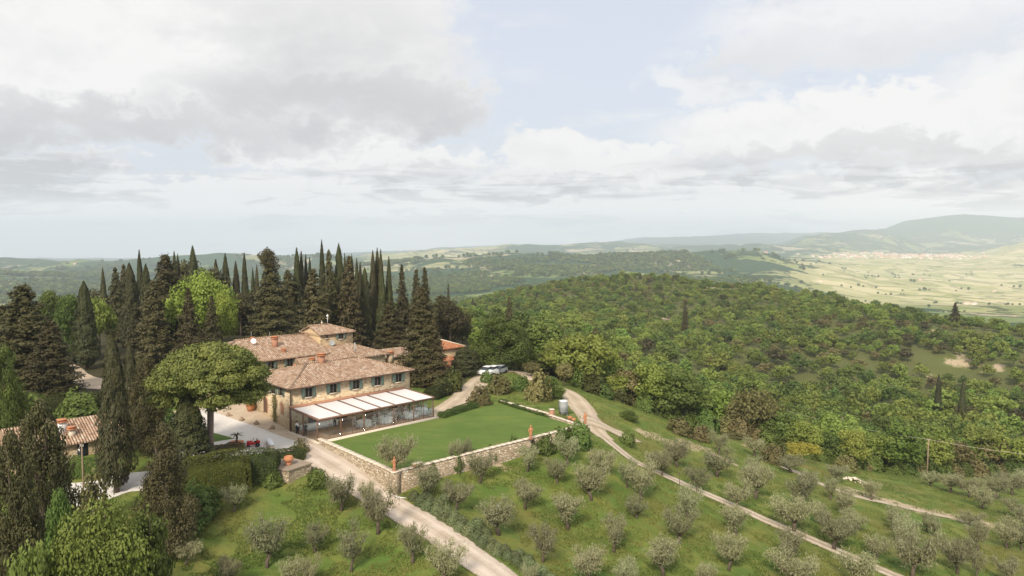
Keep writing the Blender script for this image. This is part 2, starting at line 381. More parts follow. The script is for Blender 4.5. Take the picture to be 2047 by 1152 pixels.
def mat_ground():
    m, t, b, out = newmat('ground_mat'); tc = t.node('ShaderNodeTexCoord'); o = tc.outputs['Object']
    wood = t.attr('wood')[2]; bare = t.attr('bare')[2]
    st = t.vm('MULTIPLY', o, (1, 1, 0))
    n1 = t.noise(st, .05, 5, .6); n2 = t.noise(st, .22, 6, .65, .6); n3 = t.noise(st, 1.3, 5, .7); n4 = t.noise(st, 7, 3, .7)
    g = t.mix(t.ramp(n2, .38, .62), (.1, .175, .027, 1), (.2, .225, .046, 1))
    g = t.mix(t.m('MULTIPLY', t.ramp(n1, .48, .66), .7), g, (.2, .17, .05, 1))
    g = t.mix(t.m('MULTIPLY', t.ramp(n3, .55, .8), .55), g, (.045, .095, .013, 1))
    g = t.mix(t.m('MULTIPLY', t.ramp(n4, .35, .75), .35), g, (.17, .19, .05, 1))
    soil = t.mix(n3, (.36, .28, .17, 1), (.62, .5, .34, 1))
    spot = t.m('MULTIPLY', t.ramp(n2, .62, .72), t.ramp(n3, .45, .62))
    g = t.mix(t.m('MULTIPLY', spot, .7), g, (.34, .24, .13, 1))
    br = t.ramp(t.m('ADD', bare, t.m('ADD', t.m('MULTIPLY', t.m('SUBTRACT', n2, .5), 1.5), t.m('MULTIPLY', t.m('SUBTRACT', n3, .5), .9))), .4, .8)
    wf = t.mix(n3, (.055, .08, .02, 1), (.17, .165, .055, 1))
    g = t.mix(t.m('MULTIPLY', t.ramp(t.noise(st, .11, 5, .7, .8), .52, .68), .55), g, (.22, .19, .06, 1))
    c = t.mix(wood, g, wf); c = t.mix(t.attr('park')[2], c, t.mix(n3, (.035, .04, .014, 1), (.09, .075, .035, 1))); c = t.mix(br, c, soil)  # 'park' paints tree shade into the dark brown floor of the grove
    t.put(b.inputs['Base Color'], c); b.inputs['Roughness'].default_value = .95
    bp = t.node('ShaderNodeBump'); bp.inputs['Distance'].default_value = .5; bp.inputs['Strength'].default_value = .8
    t.put(bp.inputs['Height'], t.m('ADD', n3, t.m('MULTIPLY', n4, .4))); t.put(b.inputs['Normal'], bp.outputs[0])
    return m
def mat_far():
    m, t, b, out = newmat('far_land_mat'); tc = t.node('ShaderNodeTexCoord'); o = t.vm('MULTIPLY', tc.outputs['Object'], (1, 1, 0))
    sunlit_plain = t.attr('plain')[2]
    warp = t.vm('ADD', o, t.vm('MULTIPLY', t.comb(t.noise(o, .002, 4), t.noise(t.vm('ADD', o, (500, 90, 0)), .002, 4), 0), (520, 520, 0)))
    v = t.voro(warp, .0042); cell = t.sep(v.outputs['Color'])
    v2 = t.voro(warp, .0125); cell2 = t.sep(v2.outputs['Color'])
    n1 = t.noise(o, .0011, 5, .55); n2 = t.noise(o, .005, 6, .65); n3 = t.noise(o, .05, 4, .75); n4 = t.noise(o, .02, 4, .6)
    field = t.mix(cell[0], (.15, .2, .07, 1), (.34, .34, .15, 1)); field = t.mix(t.ramp(cell[1], .72, .86), field, (.42, .36, .24, 1))
    field = t.mix(t.m('MULTIPLY', t.ramp(cell2[0], .55, .7), .6), field, (.13, .19, .06, 1))
    # vineyard rows
    rw = t.node('ShaderNodeTexWave', wave_type='BANDS'); rw.inputs['Scale'].default_value = .02; rw.inputs['Distortion'].default_value = 2
    t.l.new(warp, rw.inputs[0]); field = t.mix(t.m('MULTIPLY', t.ramp(cell2[1], .5, .6), t.m('MULTIPLY', rw.outputs[1], .35)), field, (.1, .15, .05, 1))
    woodc = t.mix(n3, (.025, .062, .028, 1), (.085, .14, .062, 1))
    wm = t.m('ADD', t.m('MULTIPLY', n1, 1.2), t.m('ADD', t.m('MULTIPLY', n2, 1.0), t.m('MULTIPLY', cell[2], .35)))
    wm = t.m('ADD', wm, t.m('MULTIPLY', t.m('SUBTRACT', n4, .5), .25))
    wm = t.m('SUBTRACT', wm, t.m('MULTIPLY', sunlit_plain, .42))
    wm = t.m('ADD', wm, t.m('MULTIPLY', t.attr('mount')[2], .3)); wmask = t.ramp(wm, 1.19, 1.25)
    edge = t.voro(warp, .0042, 'DISTANCE_TO_EDGE'); hedge = t.m('MULTIPLY', t.ramp(edge.outputs[0], .035, .012), t.ramp(n4, .42, .55))
    wmask = t.m('MAXIMUM', wmask, t.m('MULTIPLY', hedge, t.m('SUBTRACT', .85, t.m('MULTIPLY', sunlit_plain, .45))))
    field = t.mix(t.m('MULTIPLY', sunlit_plain, .8), field, t.mix(cell2[2], (.34, .35, .14, 1), (.66, .57, .35, 1)))  # sunlight on the valley plain is painted in as paler field colour
    c = t.mix(wmask, field, woodc)
    t.put(b.inputs['Base Color'], c); b.inputs['Roughness'].default_value = 1
    b.inputs['Specular IOR Level'].default_value = 0
    bp = t.node('ShaderNodeBump'); bp.inputs['Distance'].default_value = 14; bp.inputs['Strength'].default_value = 1
    t.put(bp.inputs['Height'], t.m('MULTIPLY', t.m('ADD', t.m('MULTIPLY', n3, .8), 1.0), wmask)); t.put(b.inputs['Normal'], bp.outputs[0])
    return m
def mat_gravel(name, ca, cb, cc, tracks=False):
    m, t, b, out = newmat(name); tc = t.node('ShaderNodeTexCoord'); o = tc.outputs['Object']
    n1 = t.noise(o, .35, 5, .65); n2 = t.noise(o, 2.2, 6, .75); n3 = t.noise(o, 11, 3, .7)
    c = t.mix(t.ramp(n1, .35, .65), ca, cb); c = t.mix(t.m('MULTIPLY', t.ramp(n2, .5, .75), .6), c, cc)
    c = t.mix(t.m('MULTIPLY', n3, .25), c, [v * .5 for v in ca[:3]])
    if tracks:
        uv = t.sep(tc.outputs['UV']); e = t.m('ABSOLUTE', t.m('SUBTRACT', uv[0], .5))
        side = t.ramp(t.m('ADD', e, t.m('MULTIPLY', t.m('SUBTRACT', n2, .5), .35 if tracks is True else .22)), .38 if tracks is True else .43, .52)
        rut = t.m('MULTIPLY', t.ramp(t.m('ABSOLUTE', t.m('SUBTRACT', t.m('ADD', e, t.m('MULTIPLY', t.m('SUBTRACT', n1, .5), .12)), .23)), .1, .03), .4)
        c = t.mix(rut, c, [v * 1.18 for v in cb[:3]]); c = t.mix(t.m('MULTIPLY', t.ramp(e, .1, .02), .3 if tracks is not True else 0), c, (.3, .24, .15, 1))
        c = t.mix(side, c, (.14, .14, .045, 1))
        mid = t.m('MULTIPLY', t.ramp(t.m('ADD', e, t.m('MULTIPLY', t.m('SUBTRACT', n2, .5), .2)), .12, .02), .55 if tracks is True else .0)
        c = t.mix(mid, c, (.2, .18, .08, 1))
    t.put(b.inputs['Base Color'], c); b.inputs['Roughness'].default_value = .95
    bp = t.node('ShaderNodeBump'); bp.inputs['Distance'].default_value = .06; t.put(bp.inputs['Height'], t.m('ADD', n2, n3)); t.put(b.inputs['Normal'], bp.outputs[0])
    return m
def mat_lawn():
    m, t, b, out = newmat('lawn_mat'); tc = t.node('ShaderNodeTexCoord'); o = tc.outputs['Object']
    n1 = t.noise(o, .12, 5, .6); n2 = t.noise(o, .8, 5, .7); n3 = t.noise(o, 14, 3, .8)
    n5 = t.noise(t.vm('MULTIPLY', o, (.5, 2.2, 1)), .5, 4, .7)
    c = t.mix(t.ramp(n1, .3, .7), (.105, .175, .03, 1), (.17, .225, .046, 1))
    c = t.mix(t.m('MULTIPLY', t.ramp(n2, .45, .8), .5), c, (.13, .165, .035, 1)); c = t.mix(t.m('MULTIPLY', n3, .35), c, (.035, .085, .01, 1))
    c = t.mix(t.m('MULTIPLY', t.ramp(n5, .5, .66), .45), c, (.065, .12, .02, 1)); c = t.mix(t.m('MULTIPLY', t.ramp(t.noise(o, .35, 4, .7), .56, .72), .4), c, (.18, .18, .05, 1))
    t.put(b.inputs['Base Color'], c); b.inputs['Roughness'].default_value = .95
    bp = t.node('ShaderNodeBump'); bp.inputs['Distance'].default_value = .08; t.put(bp.inputs['Height'], n3); t.put(b.inputs['Normal'], bp.outputs[0])
    return m
def mat_stone(name, cols, mortar, sx=2.2, sy=4.2, mort=.04):
    m, t, b, out = newmat(name); tc = t.node('ShaderNodeTexCoord'); uv = tc.outputs['UV']
    nw = t.noise(uv, 1.5, 3); p = t.vm('ADD', t.vm('MULTIPLY', uv, (sx, sy, 1)), t.comb(t.m('MULTIPLY', nw, .7), t.m('MULTIPLY', nw, .5), 0))
    v = t.voro(p, 1., rnd=.85); e = t.voro(p, 1., 'DISTANCE_TO_EDGE', .85); cr = t.sep(v.outputs['Color'])
    c = t.mix(cr[0], cols[0], cols[1]); c = t.mix(t.ramp(cr[1], .7, .8), c, cols[2]); c = t.mix(t.ramp(cr[2], .86, .9), c, cols[3])
    nb = t.noise(uv, .45, 5, .6); c = t.mix(t.m('MULTIPLY', t.ramp(nb, .4, .7), .45), c, mortar)
    ed = t.ramp(e.outputs[0], mort, mort + .09)
    c = t.mix(ed, mortar, c)
    t.put(b.inputs['Base Color'], c); b.inputs['Roughness'].default_value = .95
    bp = t.node('ShaderNodeBump'); bp.inputs['Distance'].default_value = .06; t.put(bp.inputs['Height'], ed); t.put(b.inputs['Normal'], bp.outputs[0])
    return m
def mat_tiles(name, ca, cb, cc, cd_):
    m, t, b, out = newmat(name); tc = t.node('ShaderNodeTexCoord'); uv = tc.outputs['UV']; u, v, _ = t.sep(uv)
    W_, H_ = .3, .42
    cu = t.m('DIVIDE', u, W_); cv = t.m('DIVIDE', v, H_); iu = t.m('FLOOR', cu); iv = t.m('FLOOR', cv)
    wn = t.node('ShaderNodeTexWhiteNoise', noise_dimensions='3D'); t.put(wn.inputs[0], t.comb(iu, iv, 0)); r = t.sep(wn.outputs[1])
    c = t.mix(r[0], ca, cb); c = t.mix(t.ramp(r[1], .68, .8), c, cc); c = t.mix(t.ramp(r[2], .8, .9), c, cd_)
    nb = t.noise(uv, .5, 5, .65); c = t.mix(t.m('MULTIPLY', t.ramp(nb, .45, .7), .55), c, cc)
    nl = t.noise(uv, 3.5, 4, .7); c = t.mix(t.m('MULTIPLY', t.ramp(nl, .55, .75), .5), c, (.4, .36, .27, 1))
    s = t.m('ABSOLUTE', t.m('SUBTRACT', t.m('FRACT', cu), .5))            # channel between two rows of pan tiles
    gr = t.ramp(s, .22, .46)
    c = t.mix(t.m('MULTIPLY', gr, .72), c, (.13, .09, .065, 1))
    fv = t.m('FRACT', cv); c = t.mix(t.m('MULTIPLY', t.ramp(fv, .14, .02), .35), c, (.1, .07, .05, 1))
    t.put(b.inputs['Base Color'], c); b.inputs['Roughness'].default_value = .9
    bp = t.node('ShaderNodeBump'); bp.inputs['Distance'].default_value = .12; t.put(bp.inputs['Height'], t.m('SUBTRACT', t.m('MULTIPLY', fv, -.3), gr)); t.put(b.inputs['Normal'], bp.outputs[0])
    return m
M['ground'] = mat_ground(); M['far'] = mat_far(); M['lawn'] = mat_lawn()
M['gravel'] = mat_gravel('gravel_white', (.66, .62, .57, 1), (.74, .7, .65, 1), (.6, .55, .48, 1))
M['dirt'] = mat_gravel('gravel_beige', (.5, .4, .29, 1), (.6, .49, .37, 1), (.42, .32, .21, 1))
M['lane'] = mat_gravel('lane_mat', (.5, .41, .32, 1), (.62, .53, .44, 1), (.42, .33, .24, 1), 2)
M['road'] = mat_gravel('road_mat', (.48, .38, .27, 1), (.58, .48, .36, 1), (.38, .29, .19, 1), 2)
M['track'] = mat_gravel('track_mat', (.5, .4, .3, 1), (.62, .52, .42, 1), (.38, .3, .2, 1), True)
M['stone'] = mat_stone('house_stone', ((.62, .46, .28, 1), (.78, .63, .42, 1), (.42, .3, .18, 1), (.72, .63, .5, 1)), (.74, .59, .38, 1))
M['stone2'] = mat_stone('tower_stone', ((.42, .3, .17, 1), (.56, .42, .26, 1), (.28, .2, .12, 1), (.6, .5, .38, 1)), (.45, .34, .21, 1))
M['wallstone'] = mat_stone('terrace_stone', ((.5, .4, .27, 1), (.66, .56, .42, 1), (.34, .25, .17, 1), (.76, .68, .56, 1)), (.36, .28, .19, 1), 2.6, 4.6, .03)
M['coping'] = plain('coping', (.66, .57, .45), .9, var=.15)
M['plaster'] = plain('plaster_ochre', (.66, .5, .3), .9, var=.12, scale=1.2)
M['tiles'] = mat_tiles('roof_tiles', (.48, .31, .2, 1), (.62, .43, .3, 1), (.36, .23, .15, 1), (.68, .55, .42, 1))
M['orange'] = mat_tiles('roof_tiles_new', (.58, .21, .09, 1), (.66, .27, .12, 1), (.48, .17, .08, 1), (.68, .36, .2, 1))
M['terra'] = plain('terracotta', (.5, .22, .11), .8, var=.2)
M['brick'] = plain('brick_red', (.42, .22, .14), .85, var=.2)
M['shutter'] = plain('shutter_green', (.17, .24, .2), .6)
M['pane'] = plain('dark_pane', (.02, .025, .025), .15)
M['frame'] = plain('brown_metal', (.2, .11, .075), .5)
M['copper'] = plain('copper_pipe', (.12, .07, .05), .5)
M['cloth'] = plain('white_cloth', (.82, .83, .84), .8, var=.03)
M['awning'] = plain('white_awning', (.84, .83, .82), .7, var=.02)
M['white'] = plain('white_paint', (.8, .8, .78), .5, var=.04)
M['grey'] = plain('grey_metal', (.34, .36, .36), .5)
M['dark'] = plain('black_cloth', (.02, .02, .022), .8)
M['skin'] = plain('skin', (.5, .3, .2), .6)
M['floorwood'] = plain('floor_wood', (.3, .2, .13), .7)
M['wood'] = plain('weathered_wood', (.3, .22, .15), .85, var=.25, scale=8)
M['red'] = plain('red_paint', (.5, .03, .03), .35)
M['rubber'] = plain('rubber', (.02, .02, .02), .8)
M['carglass'] = plain('car_glass', (.03, .04, .05), .1)
def mat_glass():
    m, t, b, out = newmat('clear_glass')
    tr = t.node('ShaderNodeBsdfTransparent'); tr.inputs[0].default_value = (.95, .97, .96, 1)
    lw = t.node('ShaderNodeLayerWeight'); lw.inputs[0].default_value = .25; mx = t.node('ShaderNodeMixShader')
    gl = t.node('ShaderNodeBsdfGlossy'); gl.inputs['Roughness'].default_value = .03
    t.put(mx.inputs[0], t.m('ADD', t.m('MULTIPLY', lw.outputs['Facing'], .12), .03)); t.l.new(tr.outputs[0], mx.inputs[1]); t.l.new(gl.outputs[0], mx.inputs[2]); t.l.new(mx.outputs[0], out.inputs[0])
    return m
def mat_awning():
    m, t, b, out = newmat('white_awning_fabric'); b.inputs['Base Color'].default_value = (.92, .91, .9, 1)
    tr = t.node('ShaderNodeBsdfTranslucent'); tr.inputs[0].default_value = (.85, .83, .8, 1); mx = t.node('ShaderNodeMixShader'); mx.inputs[0].default_value = .3
    t.l.new(b.outputs[0], mx.inputs[1]); t.l.new(tr.outputs[0], mx.inputs[2]); t.l.new(mx.outputs[0], out.inputs[0]); return m
M['awning'] = mat_awning()
M['glass'] = mat_glass()

# ------------------------------------------------------------------ terrain meshes
def polar(name, radii, mat, dens=.2, amax=64):
    ang = np.radians(np.arange(-amax, amax + 1e-6, dens)); A, Rr = np.meshgrid(ang, radii)
    X = (np.sin(A) * Rr).ravel(); Y = (np.cos(A) * Rr).ravel(); Z = gz(X, Y)
    nr, na = len(radii), len(ang); i = np.arange(nr * na).reshape(nr, na)
    Fq = np.stack([i[:-1, :-1], i[:-1, 1:], i[1:, 1:], i[1:, :-1]], -1).reshape(-1, 4)[:, ::-1]
    return X, Y, Z, Fq
FOREST_EDGE = [(-1400, 260), (-200, 235), (400, 235), (820, 215), (900, 185), (960, 172), (1040, 165), (1100, 150), (1180, 137), (1260, 142), (1330, 142), (1420, 141), (1500, 143), (1600, 141), (1700, 143), (1800, 148), (1850, 152), (1950, 160), (2047, 165), (2400, 150), (3200, 150)]
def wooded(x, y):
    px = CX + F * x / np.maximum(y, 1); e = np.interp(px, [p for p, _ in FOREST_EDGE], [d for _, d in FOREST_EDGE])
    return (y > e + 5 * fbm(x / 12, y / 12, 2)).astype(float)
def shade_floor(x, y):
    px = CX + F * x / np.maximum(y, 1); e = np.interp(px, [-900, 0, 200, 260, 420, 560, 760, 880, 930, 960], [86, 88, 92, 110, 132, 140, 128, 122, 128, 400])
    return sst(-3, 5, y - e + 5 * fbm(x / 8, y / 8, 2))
BARE = [(1930, 716, 46, 11), (1985, 730, 24, 9), (1845, 748, 24, 5), (1440, 577, 60, 4), (1590, 585, 40, 2.2), (1350, 640, 20, 3), (1270, 590, 14, 3), (1960, 650, 20, 3), (1850, 665, 18, 4), (1690, 592, 40, 2.2), (1810, 752, 18, 4), (1340, 705, 12, 4)]
def bare_at(x, y, z):
    px, py = proj((x, y, z)); px = px + 60 * fbm(x / 16, y / 16, 4); py = py + 14 * fbm(x / 16 + 7, y / 16, 4); s = np.zeros_like(px)
    for bx, by, rx, ry in BARE: s = np.maximum(s, np.exp(-(((px - bx) / rx) ** 2 + ((py - by) / ry) ** 2)))
    return s * (y > 170)
near_r = np.concatenate([np.arange(28, 150, 1.0), np.arange(150, 320, 2.0), np.geomspace(320, 1400, 130)])
X, Y, Z, Fq = polar('ground', near_r, None)
# bare strips beside the upper terrace path in the orchard
def poly_px(pp): return [gp(*p)[:2] for p in pp]
DIRT_LINES = [([(1300, 872), (1345, 884), (1395, 892)], 3.0), ([(1500, 893), (1545, 905), (1570, 925)], 2.5), ([(1690, 978), (1780, 1005), (1880, 1028), (1960, 1048)], 3.4), ([(1420, 905), (1470, 930)], 1.2),
              ([(980, 925), (1010, 935)], 1.0)]
br = bare_at(X, Y, Z)
for pp, wd in DIRT_LINES:
    q = poly_px(pp)
    for a, b in zip(q[:-1], q[1:]): br = np.maximum(br, .85 * np.exp(-(segdist(X, Y, a, b) / wd) ** 2))
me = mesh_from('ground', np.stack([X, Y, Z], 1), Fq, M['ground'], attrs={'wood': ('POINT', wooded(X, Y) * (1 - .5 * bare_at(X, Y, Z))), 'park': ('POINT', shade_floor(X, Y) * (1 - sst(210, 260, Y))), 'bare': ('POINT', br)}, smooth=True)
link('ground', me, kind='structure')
far_r = np.geomspace(1400, 18500, 260)
X, Y, Z, Fq = polar('far', far_r, None)
px_ = CX + F * X / np.maximum(Y, 1)
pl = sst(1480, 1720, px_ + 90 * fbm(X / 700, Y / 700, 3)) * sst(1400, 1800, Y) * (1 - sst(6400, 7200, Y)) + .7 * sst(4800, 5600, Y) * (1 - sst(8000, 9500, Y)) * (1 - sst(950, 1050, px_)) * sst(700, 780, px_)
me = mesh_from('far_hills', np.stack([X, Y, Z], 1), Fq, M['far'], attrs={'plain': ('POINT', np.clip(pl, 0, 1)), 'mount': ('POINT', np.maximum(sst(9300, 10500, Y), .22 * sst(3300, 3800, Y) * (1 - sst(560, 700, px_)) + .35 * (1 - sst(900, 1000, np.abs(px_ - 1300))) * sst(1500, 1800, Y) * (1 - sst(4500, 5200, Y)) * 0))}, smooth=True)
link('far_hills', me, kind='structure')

def resample(q, step):
    q = np.asarray(q); out = []
    # catmull-rom through points
    k = len(q)
    for i in range(k - 1):
        p0, p1, p2, p3 = q[max(i - 1, 0)], q[i], q[i + 1], q[min(i + 2, k - 1)]
        m_ = max(1, int(np.linalg.norm(p2 - p1) / step))
        for j in range(m_):
            t = j / m_; out.append(.5 * ((2 * p1) + (-p0 + p2) * t + (2 * p0 - 5 * p1 + 4 * p2 - p3) * t * t + (-p0 + 3 * p1 - 3 * p2 + p3) * t ** 3))
    out.append(q[-1]); return np.array(out)
def strip(name, pp, width, mat, lift=.04, nx=7, seed=0):
    q = resample([gp(*p)[:2] if len(p) == 2 else p[:2] for p in pp], .8); t = np.gradient(q, axis=0); t /= np.linalg.norm(t, axis=1)[:, None]
    nrm = np.stack([-t[:, 1], t[:, 0]], 1)
    w = np.interp(np.linspace(0, 1, len(q)), np.linspace(0, 1, len(width)), width) if hasattr(width, '__len__') else np.full(len(q), width)
    jl = .25 * fbm(np.arange(len(q)) * .35, np.full(len(q), seed + .5), 3); jr = .25 * fbm(np.arange(len(q)) * .35, np.full(len(q), seed + 9.5), 3)
    V = []; uv = []
    s = np.linspace(0, 1, nx)
    off = (s[None] - .5) * w[:, None] + np.outer(jl, 1 - s) + np.outer(jr, s)
    P = q[:, None] + nrm[:, None] * off[..., None]
    x, y = P[..., 0].ravel(), P[..., 1].ravel(); z = gz(x, y) + lift
    i = np.arange(len(q) * nx).reshape(len(q), nx); Fq = np.stack([i[:-1, :-1], i[1:, :-1], i[1:, 1:], i[:-1, 1:]], -1).reshape(-1, 4)[:, ::-1]
    U = np.tile(s, len(q)); Vv = np.repeat(np.arange(len(q)) * .8, nx); uvs = np.stack([U, Vv], 1)[Fq.ravel()]
    return link(name, mesh_from(name, np.stack([x, y, z], 1), Fq, mat, uv=uvs, smooth=True), kind='structure')
def area(name, poly, mat, lift=.03, step=1.2, zfun=None, skirt=0):
    poly = [np.asarray(p[:2], float) for p in poly]; k = len(poly)
    B = []
    for i in range(k):
        a, b = poly[i], poly[(i + 1) % k]; m_ = max(1, int(np.linalg.norm(b - a) / step)); B += [a + (b - a) * j / m_ for j in range(m_)]
    B = np.array(B); x0, y0 = B.min(0); x1, y1 = B.max(0)
    gx, gy = np.meshgrid(np.arange(x0, x1, step), np.arange(y0, y1, step)); gx = gx.ravel(); gy = gy.ravel(); ok = inpoly(gx, gy, B)
    for a, b in zip(B, np.roll(B, -1, 0)): ok &= segdist(gx, gy, a, b) > step * .35
    pts_ = [Vector(p) for p in B] + [Vector((a, b)) for a, b in zip(gx[ok], gy[ok])]
    area2 = sum(B[i][0] * B[(i + 1) % len(B)][1] - B[(i + 1) % len(B)][0] * B[i][1] for i in range(len(B)))
    idx = list(range(len(B))); idx = idx if area2 > 0 else idx[::-1]
    r = delaunay_2d_cdt(pts_, [], [idx], 1, 1e-4)
    V = np.array([(p.x, p.y) for p in r[0]]); z = (gz(V[:, 0], V[:, 1]) + lift) if zfun is None else zfun(V[:, 0], V[:, 1])
    V3 = [(a, b, c) for (a, b), c in zip(V, z)]; Fs = [tuple(f) for f in r[2]]
    if skirt:
        n0 = len(V3); zb = (gz(B[:, 0], B[:, 1]) + lift) if zfun is None else zfun(B[:, 0], B[:, 1])
        V3 += [(b[0], b[1], zz) for b, zz in zip(B, zb)] + [(b[0], b[1], zz - skirt) for b, zz in zip(B, zb)]; m_ = len(B)
        for i in range(m_):
            j = (i + 1) % m_; Fs.append((n0 + i, n0 + m_ + i, n0 + m_ + j, n0 + j) if area2 < 0 else (n0 + j, n0 + m_ + j, n0 + m_ + i, n0 + i))
    return link(name, mesh_from(name, V3, Fs, mat), kind='structure')

# ------------------------------------------------------------------ lawn, piazza, lanes
area('lawn', LAWN, M['lawn'], zfun=lambda x, y: -.12 + .04 * fbm(x / 6, y / 6, 2), skirt=1.2)
PIAZZA = [(300, 838), (410, 818), (470, 840), (530, 860), (598, 884), (640, 900), (600, 915), (540, 905), (470, 912), (405, 925), (330, 935), (300, 900)]
area('piazza', [gp(*p) for p in PIAZZA], M['gravel'], .045)
area('gravel_yard', [gp(*p) for p in [(300, 830), (415, 812), (520, 806), (560, 822), (590, 858), (640, 884), (650, 902), (560, 875), (430, 835)]], M['dirt'], .025)
area('small_lawn', [gp(*p) for p in [(330, 845), (410, 862), (470, 878), (400, 890), (330, 905)]], M['lawn'], .075)
strip('lane', [(600, 893), (650, 920), (715, 965), (765, 1000), (850, 1048), (930, 1103), (1010, 1162), (1100, 1235)], [4.6, 4.4, 3.6, 3.4, 3.4, 3.4], M['lane'], .06)
strip('upper_road', [(875, 836), (915, 805), (945, 775), (972, 752), (1000, 742), (1040, 744), (1085, 766), (1130, 782), (1160, 812), (1185, 850), (1212, 878)], [5, 4.6, 4.5, 4, 4, 4, 4, 4.4, 5, 4.5, 3.5], M['road'], .05, seed=3)
strip('side_road', [(1165, 838), (1205, 850), (1240, 868), (1262, 874)], [4, 4.5, 3.5], M['road'], .08, seed=5)
strip('orchard_track', [(1212, 878), (1262, 918), (1310, 942), (1360, 965), (1440, 1000), (1530, 1040), (1620, 1078), (1720, 1122), (1820, 1165), (1950, 1220)], 2.4, M['track'], .05, seed=7)
strip('terrace_path', [(1545, 925), (1600, 948), (1650, 972), (1720, 995), (1800, 1013), (1900, 1035)], [2.2, 1.6, 1.6, 1.3, 1.2], M['track'], .05, seed=11)
strip('park_path', [(110, 700), (130, 735), (150, 757), (200, 768), (260, 775), (330, 790)], [2.5, 3, 5, 6, 6], M['dirt'], .05, seed=13)
strip('low_yard', [(120, 992), (185, 985), (260, 965), (330, 960)], [5, 5, 4], M['gravel'], .05, seed=15)

# ------------------------------------------------------------------ haze
def mat_haze():
    m = bpy.data.materials.new('haze_mat'); m.use_nodes = True; t = NT(m.node_tree); t.n.clear()
    out = t.node('ShaderNodeOutputMaterial'); v = t.node('ShaderNodeVolumePrincipled')
    v.inputs['Color'].default_value = (.8, .88, 1, 1); v.inputs['Density'].default_value = HAZE_D; v.inputs['Anisotropy'].default_value = .0
    t.l.new(v.outputs[0], out.inputs['Volume']); return m
HAZE_D = 1.05e-4
hb = MB().box(-19500, 19500, -300, 19500, -560, 455)
hz = hb.build('haze', mat_haze(), kind='stuff')

# ------------------------------------------------------------------ the farmhouse group
C0 = Pz(583, 862, 0); HA = math.atan2(.7046, .7096); cu, su = math.cos(HA), math.sin(HA)
U_ = np.array([cu, su]); V_ = np.array([-su, cu])
def H(u, v, z=0): p = C0[:2] + U_ * u + V_ * v; return np.array([p[0], p[1], z])
def solve_u(px, v, py=700):           # local u on the line v = const seen at column px
    r = ray(px, py); k = r[0] / r[1]; b = C0[:2] + V_ * v
    return (k * b[1] - b[0]) / (U_[0] - k * U_[1])
def solve_v(px, u, py=700):
    r = ray(px, py); k = r[0] / r[1]; b = C0[:2] + U_ * u
    return (k * b[1] - b[0]) / (V_[0] - k * V_[1])
def z_at(px, py, p): r = ray(px, py); return CAMZ + r[2] / r[1] * p[1]
def house(name, label, cat='house', group=None, off=(0, 0)):
    return thing(name, label, cat, H(*off), HA, group)

def roof_faces(x0, x1, y0, y1, ze, pitch, kind='hip', axis='x', oh=.5, tri=True):
    """roof solid over the plan x0..x1,y0..y1; kind hip|gable|hip_l|hip_r ; ridge along axis"""
    x0 -= oh; x1 += oh; y0 -= oh; y1 += oh
    if axis == 'y':
        mb = roof_faces(y0 + oh, y1 - oh, -x1 + oh, -x0 - oh, ze, pitch, kind, 'x', oh)
        mb.V = [(-b, a, c) for a, b, c in mb.V]; return mb
    w = (y1 - y0) / 2; hr = w * math.tan(R(pitch)); ym = (y0 + y1) / 2
    il = w if kind in ('hip', 'hip_l') else 0; ir = w if kind in ('hip', 'hip_r') else 0
    th = .16; a = (x0, y0, ze); b = (x1, y0, ze); c = (x1, y1, ze); d = (x0, y1, ze); e = (x0 + il, ym, ze + hr); f = (x1 - ir, ym, ze + hr)
    mb = MB()
    mb.poly([a, b, f, e]); mb.poly([c, d, e, f]); mb.poly([b, c, f])
    if tri: mb.poly([d, a, e])
    else:
        lo = lambda p: (p[0], p[1], p[2] - .15)
        mb.poly([a, e, lo(e), lo(a)]); mb.poly([e, d, lo(d), lo(e)])
    dn = lambda p: (p[0], p[1], p[2] - th)
    for p, q in ((a, b), (b, c), (c, d), (d, a)): mb.poly([dn(p), dn(q), q, p])
    if tri: mb.poly([dn(d), dn(c), dn(b), dn(a)])
    return mb
def ridge_caps(mb_roof_pts, mat, parent):
    mb = MB()
    for p, q in mb_roof_pts:
        mb.tube([Vector(p) + Vector((0, 0, .03)), Vector(q) + Vector((0, 0, .03))], .13, 6)
    return mb.build('ridge_tiles', mat, parent)
def window(parent, c, n, w=.9, h=1.15, shutters=True, closed=False, mat='shutter'):
    """c: centre on wall in local coords; n: 'f' faces -y, 'l' faces -x"""
    def B(a0, a1, z0, z1, d0, d1):
        return (a0 + c[0], a1 + c[0], c[1] - d1, c[1] - d0, z0 + c[2], z1 + c[2]) if n == 'f' else (c[0] - d1, c[0] - d0, a0 + c[1], a1 + c[1], z0 + c[2], z1 + c[2])
    f = MB(); t = .07
    for b in ((-w / 2 - t, -w / 2, -h / 2, h / 2, 0, .05), (w / 2, w / 2 + t, -h / 2, h / 2, 0, .05), (-w / 2 - t, w / 2 + t, h / 2, h / 2 + t, 0, .055), (-.03, .03, -h / 2, h / 2, 0, .045)): f.box(*B(*b))
    fr = f.build('window', M['wood'], parent)
    MB().box(*B(-w / 2, w / 2, -h / 2, h / 2, 0, .02)).build('pane', M['pane'], fr)
    MB().box(*B(-w / 2 - .14, w / 2 + .14, -h / 2 - .13, -h / 2 - .01, 0, .12)).build('sill', M['coping'], fr)
    if shutters:
        sw = w / 2 if not closed else w / 2
        for s in (-1, 1):
            a = (s * (w / 2 + t + sw / 2 + .02)) if not closed else s * w / 4
            m = MB(); m.box(*B(a - sw / 2, a + sw / 2, -h / 2 - .02, h / 2 + .05, .06, .1))
            for k in range(7):
                z = -h / 2 + .08 + k * (h - .1) / 7; m.box(*B(a - sw / 2 + .05, a + sw / 2 - .05, z, z + .07, .1, .12))
            m.build('shutter', M[mat], fr)
    return fr
